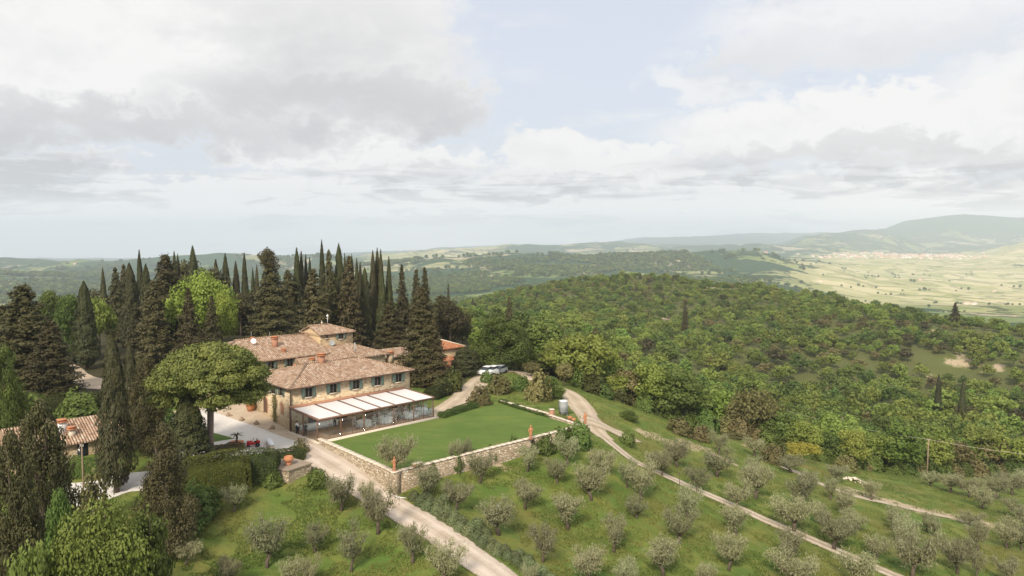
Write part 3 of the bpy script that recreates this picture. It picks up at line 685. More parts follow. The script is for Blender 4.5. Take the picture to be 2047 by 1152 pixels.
def arch_opening(name, parent, c, n, w, h, mat):
    k = 10; pts_ = [(-w / 2, -h / 2), (w / 2, -h / 2)] + [(w / 2 * math.cos(math.pi * i / k), h / 2 - w / 2 + w / 2 * math.sin(math.pi * i / k)) for i in range(k + 1)]
    def T(a, z, d): return (a + c[0], c[1] - d, z + c[2]) if n == 'f' else (c[0] - d, -a + c[1], z + c[2])
    m = MB(); m.poly([T(a, z, .03) for a, z in pts_])
    for i in range(len(pts_)):
        a, b = pts_[i], pts_[(i + 1) % len(pts_)]; m.poly([T(*a, 0), T(*b, 0), T(*b, .03), T(*a, .03)])
    o = m.build(name, M[mat], parent)
    m = MB(); q = pts_[1:]
    for i in range(len(q) - 1):
        a, b = q[i], q[i + 1]; s = 1.22
        A = (a[0] * s, a[1] if i == 0 else a[1] + .12); Bb = (b[0] * s, b[1] + .12)
        m.poly([T(*a, .06), T(*b, .06), T(*Bb, .06), T(*A, .06)]); m.poly([T(*A, .06), T(*Bb, .06), T(*Bb, 0), T(*A, 0)])
    m.build('brick_arch', M['brick'], o); return o
def chimney(parent, u, v, z, h=1.1, w=.55, mat='brick', cap=True, name='chimney'):
    m = MB(); m.box(u - w / 2, u + w / 2, v - w / 2, v + w / 2, z - .6, z + h)
    c = m.build(name, M[mat], parent)
    if cap:
        q = MB(); q.box(u - w * .68, u + w * .68, v - w * .68, v + w * .68, z + h + .001, z + h + .09)
        for s in (-1, 1): q.box(u - w * .5, u + w * .5, v + s * w * .42 - .05, v + s * w * .42 + .05, z + h + .09, z + h + .28)
        q.box(u - w * .65, u + w * .65, v - w * .6, v + w * .6, z + h + .281, z + h + .36, .08); q.build('chimney_cap', M['terra'], c)
    return c
def roofz(ze, pitch, dist, oh=.5): return ze + (dist + oh) * math.tan(R(pitch))

# --- A: front house
UA = solve_u(819, 0, 735); WA = 11.0; ZE = 5.62
A = house('stone_farmhouse', 'two storey ochre stone farmhouse with green shutters behind the glass pavilion')
MB().box(0, UA, 0, WA, -2.5, ZE).build('wall', M['stone'], A)
ra = roof_faces(0, UA, 0, WA, ZE + .05, 17.5, 'hip').build('roof', M['tiles'], A)
w_ = WA / 2 + .5; hr = w_ * math.tan(R(17.5)); z0 = ZE + .05
e = (-.5 + w_, WA / 2, z0 + hr); f = (UA + .5 - w_, WA / 2, z0 + hr)
ridge_caps([(e, f), ((-.5, -.5, z0), e), ((-.5, WA + .5, z0), e), ((UA + .5, -.5, z0), f), ((UA + .5, WA + .5, z0), f)], M['tiles'], ra)
chimney(ra, solve_u(645, 5, 712), 5.4, z0 + hr - .2, 1.1, .8, 'brick')
g = MB(); g.tube([(-.55, -.6, ZE + .0), (UA + .55, -.6, ZE + .0)], .08); g.tube([(-.6, -.55, ZE), (-.6, WA + .5, ZE)], .08)
g.build('gutter', M['copper'], A)
MB().tube([(-.45, -.45, ZE), (-.12, -.12, ZE - .5), (-.12, -.12, -1)], .07).build('downpipe', M['copper'], A)
MB().tube([(UA + .4, -.45, ZE), (UA + .1, -.12, ZE - .5), (UA + .1, -.12, 3)], .06).build('downpipe', M['copper'], A)
for px, py in ((616.7, 784.5), (665.9, 776.5), (711.5, 769), (754.7, 762), (796.4, 755.5)):
    u = solve_u(px, 0, py); window(A, (u, 0, z_at(px, py, H(u, 0))), 'f', .95, 1.2)
for px, py in ((547.5, 778.5), (562.5, 782), (531, 775.5)):
    v = solve_v(px, 0, py); window(A, (0, v, z_at(px, py, H(0, v))), 'l', .8, 1.15)
for nm, px, py, ww, hh in (('door', 530.7, 809.6, 1.1, 2.1), ('arched_window', 563.8, 817.3, .8, 1.5)):
    v = solve_v(px, 0, py); arch_opening(nm, A, (0, v, z_at(px, py, H(0, v))), 'l', ww, hh, 'copper' if nm == 'door' else 'brick')
for k in range(4):    # openings on the ground floor behind the pavilion glass
    u = 3.2 + k * 4.3; window(A, (u, 0, 1.35), 'f', 1.5, 1.9, False)

# --- B: long back wing
B = house('stone_farmhouse', 'long stone wing with a wide weathered tile roof behind the umbrella pine')
b0 = solve_u(420, 17.4, 720); b1 = solve_u(585, 17.4, 715); ZB = z_at(560, 717, H(7, 16.9)) - .1
MB().box(b0, 15.5, 17.4, 31, -2, ZB).build('wall', M['stone2'], B)
rb = roof_faces(b0, 15.5, 17.4, 31, ZB + .05, 18.5, 'hip_l').build('roof', M['tiles'], B)
wb = 13.6 / 2 + .5; hb_ = wb * math.tan(R(18.5)); ridge_caps([((b0 - .5 + wb, 24.2, ZB + .05 + hb_), (15.6, 24.2, ZB + .05 + hb_)), ((b0 - .5, 16.9, ZB + .05), (b0 - .5 + wb, 24.2, ZB + .05 + hb_))], M['tiles'], rb)
for px, py in ((541.5, 730.5), (579.5, 725)):
    u = solve_u(px, 17.4, py); window(B, (u, 17.4, z_at(px, py, H(u, 17.4))), 'f', .85, 1.1)
for px, v, h, w, mt in ((549.5, 21, 1.9, .75, 'brick'), (567, 18.8, .9, .5, 'brick'), (505, 23.5, .9, .5, 'plaster')):
    u = solve_u(px, v, 690); chimney(rb, u, v, roofz(ZB, 18.5, v - 17.4), h - .6, w, mt)
for au, ah in ((6.3, 1.2), (9.4, .9)): MB().tube([(au, 24.2, ZB + hb_), (au, 24.2, ZB + hb_ + ah)], .03).build('antenna', M['grey'], rb)
# satellite dish on the wing's roof
dz = roofz(ZB, 18.5, 4.5); du = solve_u(506, 22, 676)
m = MB(); m.tube([(du, 22, dz - .3), (du, 22, dz + .7)], .04); m.build('dish_mast', M['grey'], rb)
m = MB(); m.lathe([(.02, 0), (.25, .03), (.42, .1), (.44, .12), (.42, .12), (.2, .06)], 14)
o = m.build('satellite_dish', M['white'], rb); o.rotation_euler = (R(70), 0, R(-15)); o.location = (du, 21.95, dz + .75)

# --- C: low link roof between the wings
Cc = house('stone_farmhouse', 'low link building with a patched tile roof between the two wings')
MB().box(b1 + .3, 19.5, 13.2, 17.2, -1, ZE - .6).build('wall', M['stone'], Cc)
m = MB(); zf, zk = ZE - .5, ZE + 1.35
m.poly([(b1 + .2, 12.6, zf), (20, 12.6, zf), (20, 18.6, zk), (b1 + .2, 18.6, zk)]); m.poly([(b1 + .2, 12.6, zf - .15), (20, 12.6, zf - .15), (20, 12.6, zf), (b1 + .2, 12.6, zf)]); m.poly([(b1 + .2, 18.6, zk), (b1 + .2, 12.6, zf), (b1 + .2, 12.6, zf - 1.2), (b1 + .2, 18.6, zk - 1.2)])
rc = m.build('roof', M['tiles'], Cc)
chimney(rc, solve_u(624, 14.5, 705), 14.5, zf + .5, .8, .6, 'stone2'); chimney(rc, solve_u(589, 14, 722), 14, zf + .3, .4, .35, 'brick')

# --- T: tower house
u0 = 16.2; u1 = 22.4; v0, v1 = 20.2, 26.2; ZT = z_at(643, 669, H(u0, v0)) + .0
T = house('stone_tower_house', 'raised stone tower block standing above the farmhouse roofs with a weather vane')
MB().box(u0, u1, v0, v1, 0, ZT).build('wall', M['stone2'], T)
m = MB(); gx = u0 - .003; zt = ZT + (3.0) * math.tan(R(19)); m.poly([(gx, v1, ZT - .3), (gx, v0, ZT - .3), (gx, v0, ZT), (gx, (v0 + v1) / 2, zt), (gx, v1, ZT)]); m.build('gable', M['plaster'], T)
MB().poly([(gx, v1, 5), (gx, v0, 5), (gx, v0, ZT - .3), (gx, v1, ZT - .3)]).build('side_wall', M['plaster'], T)
rt = roof_faces(u0, u1, v0, v1, ZT + .05, 19, 'hip_r', oh=.35, tri=False).build('roof', M['tiles'], T)
zr_ = ZT + .05 + 3.35 * math.tan(R(19)); vm_ = (v0 + v1) / 2
ridge_caps([((u0 - .35, vm_, zr_), (u1 + .35 - 3.35, vm_, zr_)), ((u1 + .35, v0 - .35, ZT + .05), (u1 - 3, vm_, zr_))], M['tiles'], rt)
for px, py, w in ((681.5, 672, .8), (653.5, 673, .35)):
    u = solve_u(px, v0, py); window(T, (u, v0, z_at(px, py, H(u, v0))), 'f', w, .95 if w > .5 else .6, w > .5)
m = MB(); uu = u1 - 3; m.tube([(uu, vm_, zr_), (uu, vm_, zr_ + 1.3)], .04); m.tube([(uu - .3, vm_, zr_ + 1.0), (uu + .3, vm_, zr_ + 1.0)], .025); m.lathe([(.02, 0), (.17, .1), (.2, .25), (.1, .42), (.02, .46)], 8, (uu, vm_, zr_ + 1.2)); m.build('weather_vane', M['white'], rt)
m = MB(); uu = u0 + 2.1; m.lathe([(.12, -.1), (.1, .25), (.2, .35), (.06, .5), (.02, .75)], 8, (uu, vm_, zr_)); m.build('finial', M['coping'], rt)
m = MB(); m.lathe([(.02, 0), (.25, .03), (.45, .1), (.47, .12), (.45, .12), (.2, .06)], 14)
o = m.build('satellite_dish', M['grey'], T); uu = solve_u(664, v0 - .4, 686); o.rotation_euler = (R(75), 0, R(-25)); o.location = (uu, v0 - .35, z_at(664, 686, H(uu, v0 - .4)))
MB().tube([(uu, v0, o.location[2]), (uu, v0 - .35, o.location[2])], .04).build('dish_arm', M['grey'], T)

# --- D: right rear block
D = house('stone_farmhouse', 'low stone block with hipped tile roof in front of the tower')
d0, d1, e0, e1 = 14.5, solve_u(774, 15.6, 707) - .3, 15.7, 26; ZD = z_at(776, 707, H(d1, 15.2)) - .05
MB().box(d0, d1, e0, e1, -1, ZD).build('wall', M['stone'], D)
rd = roof_faces(d0, d1, e0, e1, ZD + .05, 19, 'hip_r').build('roof', M['tiles'], D)
wd = (e1 - e0) / 2 + .5; hd = wd * math.tan(R(19)); ridge_caps([((d1 + .5, e0 - .5, ZD + .05), (d1 + .5 - wd, (e0 + e1) / 2, ZD + .05 + hd)), ((d0, (e0 + e1) / 2, ZD + .05 + hd), (d1 + .5 - wd, (e0 + e1) / 2, ZD + .05 + hd))], M['tiles'], rd)
uu = solve_u(709.5, 17.3, 700); MB().tube([(uu, 17.3, ZD), (uu, 17.3, ZD + 2.2)], .11, 8).build('flue_pipe', M['grey'], rd)
chimney(D, d1 + 1.1, e0 + .2, ZD - 1.2, 1.1, .9, 'stone')
MB().box(d1 + .01, d1 + 9, e0 + 2.5, e0 + 9, -1, ZD - 1.3).build('annex_wall', M['stone2'], D)
m = roof_faces(d1 + .3, d1 + 9, e0 + 2.5, e0 + 9, ZD - 1.2, 16, 'gable', oh=.3).build('annex_roof', M['tiles'], D)
# --- E: rear barn
pE = Pd(722, 700, 150); E = thing('stone_barn', 'long low barn roof half hidden behind the big brown conifer', 'barn', (pE[0], pE[1], 0), HA)
MB().box(0, 19, 0, 8, -1, 3).build('wall', M['stone2'], E)
re_ = roof_faces(0, 19, 0, 8, 3.05, 19, 'gable').build('roof', M['tiles'], E)
chimney(re_, 8, 4, 4.4, .7, .7, 'coping')
# --- F: orange roofed house
pF = Pd(892, 700, 145); Fh = thing('ochre_house', 'house with a fresh orange tile roof right of the big brown conifer', 'house', (pF[0], pF[1], 0), HA)
zf1 = z_at(897, 698, (0, 145, 0))
MB().box(-4, 4.6, .6, 8.6, -2, zf1).build('wall', M['plaster'], Fh)
rf = roof_faces(-4, 4.6, .6, 8.6, zf1 + .05, 20, 'hip').build('roof', M['orange'], Fh)
m = MB(); m.tube([(4.6 + .5, .1, zf1 + .1), (4.6 - 4, 4.6, zf1 + 1.75)], .12); m.build('ridge_tiles', M['coping'], rf)
m = MB(); m.poly([(-5, -3.6, zf1 - 3.1), (2.4, -3.6, zf1 - 3.1), (2.4, .59, zf1 - 1.6), (-5, .59, zf1 - 1.6)]); m.poly([(-5, -3.6, zf1 - 3.25), (2.4, -3.6, zf1 - 3.25), (2.4, -3.6, zf1 - 3.1), (-5, -3.6, zf1 - 3.1)]); m.build('porch_roof', M['orange'], Fh)
MB().box(-4.6, 2, -3.2, .58, -2, zf1 - 3.3).build('porch_wall', M['stone'], Fh)
window(Fh, (-1, -3.2, zf1 - 4.3), 'f', .8, 1.0)

# --- garden cottage on the left
pK = Pd(112, 885, 83); K = thing('stone_cottage', 'small stone cottage with tile roof and dark doorway left of the tall cypress', 'cottage', (pK[0], pK[1], 0), HA)
zk = z_at(128, 887, (0, 83.8, 0)) - .0
MB().box(-4, 10, 0, 8, -3.5, zk - .05).build('wall', M['stone2'], K)
rk = roof_faces(-4, 10, 0, 8, zk, 24, 'gable', oh=.4).build('roof', M['tiles'], K)
vdoor = solve = (lambda px: ((lambda k: (k * pK[1] - pK[0]) / (U_[0] - k * U_[1]))(ray(px, 890)[0] / ray(px, 890)[1])))
ud = vdoor(165); MB().box(ud - .55, ud + .55, -.03, 0.01, -2.4, zk - .35).build('doorway', M['pane'], K)
chimney(rk, vdoor(136), 2.2, zk + 1.2, .9, .8, 'white', True); chimney(rk, vdoor(150), 1.2, zk + .7, .6, .7, 'coping', True)

# ------------------------------------------------------------------ glass pavilion
Pv = house('glass_pavilion', 'glazed pavilion with white roof panels and brown frame along the farmhouse front', 'pavilion')
VB, VF = -.06, -7.0; uL = solve_u(634.5, VF, 840); uR = solve_u(866.5, VF, 797)
ZB_, ZF = 3.05, z_at(634, 840, H(uL, VF))
def rz_(v): return ZF + (ZB_ - ZF) * (v - VF) / (VB - VF)
up = [uL] + [solve_u(px, VF, 820) for px in (681.5, 728, 787.8, 827.6)] + [uR]
upb = [uL] + [solve_u(px, VF, 820) for px in (681.5, 728, 759, 787.8, 827.6)] + [uR]
MB().box(uL - .3, uR + .5, VF - .55, VB, -.6, .02).build('stone_base', M['coping'], Pv)
MB().box(uL + .05, uR - .05, VF + .05, VB - .02, .021, .06).build('deck', M['floorwood'], Pv)
for u in up:
    MB().box(u - .06, u + .06, VF, VF + .12, .02, ZF - .05).build('post', M['frame'], Pv)
for u in (uL, uR):
    MB().box(u - .06, u + .06, -3.5, -3.38, .02, rz_(-3.4) - .05).build('post', M['frame'], Pv)
    MB().box(u - .06, u + .06, VB - .12, VB, .02, ZB_ - .05).build('post', M['frame'], Pv)
for u in upb:
    m = MB(); V = [(u - .1, VF - .1, rz_(VF - .1) - .06), (u + .1, VF - .1, rz_(VF - .1) - .06), (u + .1, VB, ZB_ - .06), (u - .1, VB, ZB_ - .06)]
    m.raw(V + [(a, b, c + .24) for a, b, c in V], [(3, 2, 1, 0), (4, 5, 6, 7), (0, 1, 5, 4), (1, 2, 6, 5), (2, 3, 7, 6), (3, 0, 4, 7)]); m.build('roof_beam', M['frame'], Pv)
for a, b in zip(upb[:-1], upb[1:]):
    m = MB(); a += .13; b -= .13; nn = 8; bul = (b - a) * .5
    vb = VB - .55
    V = []; rows = 3
    for j in range(rows + 1):
        v = VF + (vb - VF) * j / rows
        for i in range(nn + 1):
            s = i / nn; V.append((a + (b - a) * s, v, rz_(v) + .1 - .05 * math.sin(math.pi * s)))
    m.raw(V, [(j * (nn + 1) + i, j * (nn + 1) + i + 1, (j + 1) * (nn + 1) + i + 1, (j + 1) * (nn + 1) + i) for j in range(rows) for i in range(nn)])
    m.build('roof_panel', M['awning'], Pv)
m = MB(); m.box(uL - .1, uR + .1, VB - .55, VB + .03, ZB_ + .03, ZB_ + .3); m.build('back_flashing', M['brick'], Pv)
m = MB(); m.box(uL - .1, uR + .1, VF - .14, VF - .02, ZF - .14, ZF + .1); m.build('front_gutter', M['frame'], Pv)
for a, b in zip(up[:-1], up[1:]):
    m = MB(); m.box(a + .06, b - .06, VF + .04, VF + .06, .03, ZF - .15); gl = m.build('glass_panel', M['glass'], Pv)
    m = MB(); m.box(a + .06, b - .06, VF + .02, VF + .08, .03, .1); mid = (a + b) / 2; m.box(mid - .02, mid + .02, VF + .025, VF + .075, .1, ZF - .15); m.build('panel_rail', M['frame'], gl)
for u, s in ((uL, 1), (uR, -1)):
    for q0, q1 in ((VF + .12, -3.5), (-3.38, VB - .12)):
        m = MB(); m.poly([(u, q0, .05), (u, q1, .05), (u, q1, rz_(q1) - .08), (u, q0, rz_(q0) - .08)]); m.poly([(u + .02, q0, .05), (u + .02, q1, .05), (u + .02, q1, rz_(q1) - .08), (u + .02, q0, rz_(q0) - .08)], True); m.build('glass_panel', M['glass'], Pv)

# tables, chairs, flowers inside
ORD = ['first', 'second', 'third', 'fourth', 'fifth', 'sixth', 'seventh', 'eighth', 'ninth', 'tenth', 'eleventh', 'twelfth', 'thirteenth', 'fourteenth', 'fifteenth', 'sixteenth', 'seventeenth', 'eighteenth', 'nineteenth', 'twentieth']
ORD += ['twenty-' + o for o in ORD[:9]] + ['thirtieth'] + ['thirty-' + o for o in ORD[:9]] + ['fortieth'] + ['forty-' + o for o in ORD[:9]] + ['fiftieth']
rng = random.Random(5)
def cloth_round(r=.9, h=.75, n=48):
    m = MB(); prof = []
    V = [(0, 0, h)]
    for k, (rr, z) in enumerate(((r * .96, h), (r, h - .02), (r * 1.02, h - .3), (r * 1.05, .02))):
        for j in range(n):
            th = 2 * math.pi * j / n; w = 1 + (.045 * math.sin(th * 12) if k > 1 else 0) * (k - 1); V.append((rr * w * math.cos(th), rr * w * math.sin(th), z))
    Fc = [(0, 1 + j, 1 + (j + 1) % n) for j in range(n)]
    for k in range(3):
        for j in range(n): Fc.append((1 + k * n + j, 1 + (k + 1) * n + j, 1 + (k + 1) * n + (j + 1) % n, 1 + k * n + (j + 1) % n))
    return m.raw(V, Fc)
def centre_mesh():
    m = MB(); m.lathe([(.05, 0), (.1, .03), (.03, .1), (.05, .35), (.12, .42)], 8)
    return m
def chair_root():
    t = thing('garden_chair', 'x', 'chair')
    MB().box(-.22, .22, -.22, .22, .43, .47).build('seat', M['white'], t)
    m = MB(); m.box(-.21, -.17, .18, .22, .471, .95); m.box(.17, .21, .18, .22, .471, .95); m.box(-.17, .17, .185, .215, .85, .95); m.box(-.17, .17, .185, .215, .62, .7); m.build('backrest', M['white'], t)
    for sx in (-1, 1):
        for sy in (-1, 1):
            MB().box(sx * .19 - .02, sx * .19 + .02, sy * .19 - .02, sy * .19 + .02, 0, .429).build('leg', M['white'], t)
    return t
ch0 = None; cw = ['leftmost', 'second', 'third', 'fourth', 'rightmost']
tb = []
for k, (u, v) in enumerate(((8.1, -4.6), (11.2, -4.9), (13.2, -3.1), (15.3, -5.0), (17.9, -4.4))):
    p = H(u, v, .062)
    t = thing('round_table', f'{cw[k]} of the five round white clothed tables inside the glass pavilion', 'table', p, rng.random(), 'round tables in the pavilion')
    cloth_round().build('tablecloth', M['cloth'], t, True)
    MB().lathe([(.3, .0), (.08, .05), (.06, .72), (.85, .721), (.85, .745)], 12).build('table_base', M['wood'], t)
    c = thing('flower_vase', f'tall vase of greenery on the {cw[k]} round table in the pavilion', 'vase', (p[0], p[1], .062 + .76), 0, 'table centrepieces')
    centre_mesh().build('vase', M['pane'], c)
    tb.append((c, (0, 0, .55), .28))
    for j in range(7):
        th = 2 * math.pi * j / 7 + k; q = (p[0] + 1.35 * math.cos(th), p[1] + 1.35 * math.sin(th), .062)
        if ch0 is None: ch0 = chair_root(); cc = ch0; cc.location = q; cc.rotation_euler = (0, 0, th - math.pi / 2)
        else: cc = copy_tree(ch0, q, th - math.pi / 2)
        cc['label'] = f'white slatted chair set around the {cw[k]} round table in the pavilion'; cc['group'] = f'chairs at the {cw[k]} round table'
p = H(3.3, -1.3, .062); t = thing('buffet_table', 'long white clothed buffet table against the house wall in the pavilion', 'table', p, HA)
m = MB(); m.box(-2.6, 2.6, -.5, .5, .02, .76, .03); m.build('tablecloth', M['cloth'], t); MB().box(-2.3, 2.3, -.4, .4, 0, .019).build('table_base', M['wood'], t)

# ------------------------------------------------------------------ people
def skinned(name, verts, edges, rad, mat, parent, root=0):
    me = bpy.data.meshes.new(name); me.from_pydata(verts, edges, []); o = link(name, me, parent)
    sk = o.modifiers.new('skin', 'SKIN'); sk.use_smooth_shade = True; ss = o.modifiers.new('sub', 'SUBSURF'); ss.levels = ss.render_levels = 1
    for i, r in enumerate(rad): me.skin_vertices[0].data[i].radius = (r, r) if not hasattr(r, '__len__') else r
    me.skin_vertices[0].data[root].use_root = True; me.materials.append(mat); return o
def person(loc, rz, label, shirt, vest=None, step=.12, arm=.25, ap=False):
    t = thing('person', label, 'person', loc, rz)
    V = []; E_ = []; Rr = []
    def add(p, r, par=None):
        V.append(p); Rr.append(r)
        if par is not None: E_.append((par, len(V) - 1))
        return len(V) - 1
    pel = add((0, 0, .95), (.15, .11)); wst = add((0, 0, 1.1), (.13, .1), pel); chs = add((0, .0, 1.3), (.16, .11), wst); nk0 = add((0, .01, 1.45), (.07, .06), chs)
    nk = add((0, .0, 1.52), .052, nk0); h1 = add((0, -.015, 1.6), (.07, .085), nk); h2 = add((0, -.005, 1.7), (.075, .09), h1); add((0, .0, 1.76), (.045, .05), h2)
    legs = []; arms = []
    for s in (-1, 1):
        hp = add((s * .09, 0, .9), .095, pel); kn = add((s * .1, -s * step * .5, .5), .06, hp); an = add((s * .1, s * step, .09), .042, kn); to = add((s * .11, s * step - .16, .035), (.035, .028), an); legs.append((hp, kn, an))
        sh = add((s * .18, 0, 1.42), .055, chs); el = add((s * .24, .02, 1.15), .04, sh); wr = add((s * .24, -arm, .98 + arm * .5), .027, el); pa = add((s * .24, -arm - .07, .95 + arm * .5), (.035, .018), wr)
        arms.append((sh, el, wr))
        for k in range(4):
            a = add((s * .24 + (k - 1.5) * .02, -arm - .12, .94 + arm * .5 - .004 * abs(k - 1)), .009, pa); add((s * .24 + (k - 1.5) * .022, -arm - .145 - .01 * (k == 1), .91 + arm * .5), .008, a)
        a = add((s * .205, -arm - .08, .93 + arm * .5), .01, pa); add((s * .2, -arm - .11, .915 + arm * .5), .009, a)
    skinned('body', V, E_, Rr, M['skin'], t)
    def sub(name, idx, ed, k, mat, extra=None):
        mp = {i: j for j, i in enumerate(idx)}; VV = [V[i] for i in idx]; RR = [tuple((x * k + .008) for x in (Rr[i] if hasattr(Rr[i], '__len__') else (Rr[i],) * 2)) for i in idx]
        skinned(name, VV, [(mp[a], mp[b]) for a, b in ed], RR, mat, t)
    L, Rg = legs; a1, a2 = arms
    sub('trousers', [pel, *L, *Rg], [(pel, L[0]), (L[0], L[1]), (L[1], L[2]), (pel, Rg[0]), (Rg[0], Rg[1]), (Rg[1], Rg[2])], 1.12, M['dark'])
    sub('shirt', [wst, pel, chs, nk0, *a1, *a2], [(wst, pel), (wst, chs), (chs, nk0), (chs, a1[0]), (a1[0], a1[1]), (a1[1], a1[2]), (chs, a2[0]), (a2[0], a2[1]), (a2[1], a2[2])], 1.08, M[shirt])
    if vest: sub('waistcoat', [wst, pel, chs], [(wst, pel), (wst, chs)], 1.2, M[vest])
    if ap: MB().box(-.17, .17, -.165, -.15, .45, 1.25).build('apron', M['white'], t)
    m = MB(); m.lathe([(.02, .0), (.082, .03), (.088, .09), (.07, .15), (.02, .18)], 10, (0, .015, 1.64)); m.build('hair', M['dark'], t, True)
    m = MB(); m.box(-.04, -.02, -.108, -.1, 1.655, 1.665); m.box(.02, .04, -.108, -.1, 1.655, 1.665); m.box(-.025, .025, -.105, -.097, 1.592, 1.6); m.box(-.01, .01, -.125, -.1, 1.61, 1.645, .003); m.build('face', M['rubber'], t)
    return t
def at_z(px, py, z=.0): p = Pz(px, py, z); return p
pp = at_z(594.5, 869, -.02); pp[2] = max(g1(pp[0], pp[1]), -.02) + .0
person(pp, R(150), 'waiter in white shirt and dark waistcoat standing at the farmhouse corner', 'cloth', 'dark')
pp = at_z(611, 871, -.02); pp[2] = g1(pp[0], pp[1]) + .0
person(pp, R(200), 'waiter in dark clothes with white apron outside the pavilion side glass', 'dark', None, .1, .3, True)
pp = H(solve_u(669, -2.6, 845), -2.6, .062); person(pp, R(20), 'person in dark clothes standing by the buffet table inside the pavilion', 'dark')
pp = H(solve_u(818, -3.0, 830), -3.0, .062); person(pp, R(-60), 'person in dark clothes between the tables at the far pavilion end', 'dark', None, .06, .35)

# ------------------------------------------------------------------ terrace walls
def offs(poly, d):
    out = []
    for i, p in enumerate(poly):
        a = poly[max(i - 1, 0)]; b = poly[min(i + 1, len(poly) - 1)]; t = (b - a) / np.linalg.norm(b - a); out.append(p + np.array([-t[1], t[0]]) * d)
    return out
def stonewall(name, label, a, b, zt, th=.5, mat='wallstone', cop=True, zb=None, ext=.25):
    a = np.asarray(a[:2]); b = np.asarray(b[:2]); L = np.linalg.norm(b - a); ang = math.atan2(b[1] - a[1], b[0] - a[0])
    w = thing(name, label, 'wall', (a[0], a[1], 0), ang); n = max(2, int(L / 1.5)); m = MB(); V = []
    xs = np.linspace(-ext, L + ext, n + 1); t = (b - a) / L; nn = np.array([-t[1], t[0]])
    base = [min(g1(*(a + t * x + nn * s)) for s in (-.6, 0, .6)) - .4 for x in xs]
    for i, x in enumerate(xs):
        bow = .0
        V += [(x, -th / 2 - .06, base[i]), (x, th / 2 + .06, base[i]), (x, th / 2, zt), (x, -th / 2, zt)]
    Fc = []
    for i in range(n):
        k = i * 4; q = k + 4; Fc += [(k, q, q + 3, k + 3), (q + 1, k + 1, k + 2, q + 2), (k + 3, q + 3, q + 2, k + 2)]
    Fc += [(1, 0, 3, 2), (n * 4, n * 4 + 1, n * 4 + 2, n * 4 + 3)]
    m.raw(V, Fc).build('wall_face', M[mat], w)
    if cop:
        m = MB(); rr = random.Random(3); x = -ext - .05
        while x < L + ext:
            l = rr.uniform(.6, 1.1); x2 = min(x + l, L + ext + .05); dz = rr.uniform(-.01, .015)
            m.box(x + .01, x2 - .01, -th / 2 - .07, th / 2 + .07, zt + .002, zt + .09 + dz, .02); x = x2
        m.build('coping', M['coping'], w)
    return w
LW = [LAWN[0], LAWN[1], LAWN[2]]
t1 = (LW[1] - LW[0]) / np.linalg.norm(LW[1] - LW[0]); n1_ = np.array([t1[1], -t1[0]]); t2 = (LW[2] - LW[1]) / np.linalg.norm(LW[2] - LW[1]); n2_ = np.array([t2[1], -t2[0]])
K0 = LW[0] + n1_ * .25 - t1 * .6; KC = LW[1] + n1_ * .25 + t1 * .25; K2a = LW[1] + n2_ * .25 + t2 * .3; K2 = LW[2] + n2_ * .25 + t2 * .4
stonewall('stone_wall', 'pale stone retaining wall between the lawn and the gravel lane', K0, KC, .3, .55)
stonewall('stone_wall', 'long stone retaining wall between the lawn and the olive grove', K2a, K2, .28, .5)
q1, q2 = Pz(1004, 800, .3), Pz(1095, 826, .2); q3 = Pz(1168, 850, .2)
stonewall('stone_wall', 'low pinkish stone wall beyond the far edge of the lawn', q1, q2, .15, .4)
stonewall('stone_wall', 'lowest stone wall running to the end statue beside the bend of the road', q2 + (q3 - q2) * .08, q3 - (q3 - q2) * .04, .0, .4)
t = thing('corner_pier', 'squared stone corner where the two terrace walls meet below the statue', 'pier', (LW[1][0] + (n1_[0] + n2_[0]) * .25, LW[1][1] + (n1_[1] + n2_[1]) * .25, 0), math.atan2(t2[1], t2[0]))
MB().box(-.42, .42, -.42, .42, -3.4, .32).build('masonry', M['wallstone'], t); MB().box(-.5, .5, -.5, .5, .321, .41, .02).build('cap', M['coping'], t)
def statue(p, label, h=1.55):
    t = thing('terracotta_statue', label, 'statue', p, 0, 'terracotta statues on the terrace wall'); s = h / 1.55
    m = MB(); m.box(-.22 * s, .22 * s, -.22 * s, .22 * s, 0, .1 * s); m.box(-.17 * s, .17 * s, -.17 * s, .17 * s, .1 * s, .38 * s, .02); m.build('pedestal', M['brick'], t)
    prof = [(.14, .38), (.19, .42), (.17, .6), (.145, .8), (.15, .95), (.18, 1.1), (.16, 1.2), (.07, 1.27), (.06, 1.31), (.09, 1.36), (.1, 1.43), (.075, 1.52), (.02, 1.56)]
    m = MB(); m.lathe([(a * s, b * s) for a, b in prof], 14); m.tube([(.17 * s, 0, 1.15 * s), (.23 * s, -.05, .95 * s), (.1 * s, -.17 * s, .9 * s)], [.055 * s, .05 * s, .03 * s]); m.tube([(-.17 * s, 0, 1.15 * s), (-.24 * s, -.02, .92 * s), (-.2 * s, -.08, .7 * s)], [.055 * s, .05 * s, .035 * s])
    m.build('figure', M['terra'], t, True)
kk = t.location; statue((kk[0], kk[1], .41), 'terracotta statue on the near corner of the terrace wall above the lane')
u_ = Pz(1061, 879, .3); statue((u_[0], u_[1], .37), 'terracotta statue halfway along the wall above the olive grove', 1.75)
statue((K2[0], K2[1], .37), 'terracotta statue at the far end of the wall by the road', 1.6)
pb = Pz(834, 933, .3); t = thing('brick_pier', 'low brick pier on the terrace wall right of the corner statue', 'pier', (pb[0], pb[1], .37), math.atan2(t2[1], t2[0]))
MB().box(-.55, .55, -.24, .24, 0, .3).build('pier_body', M['brick'], t); MB().box(-.62, .62, -.3, .3, .301, .38, .02).build('cap', M['coping'], t)
pb = Pz(1103, 826, .2); t = thing('brick_pier', 'square brick gate pier on the low wall beyond the lawn', 'pier', (pb[0], pb[1], -.3), .3)
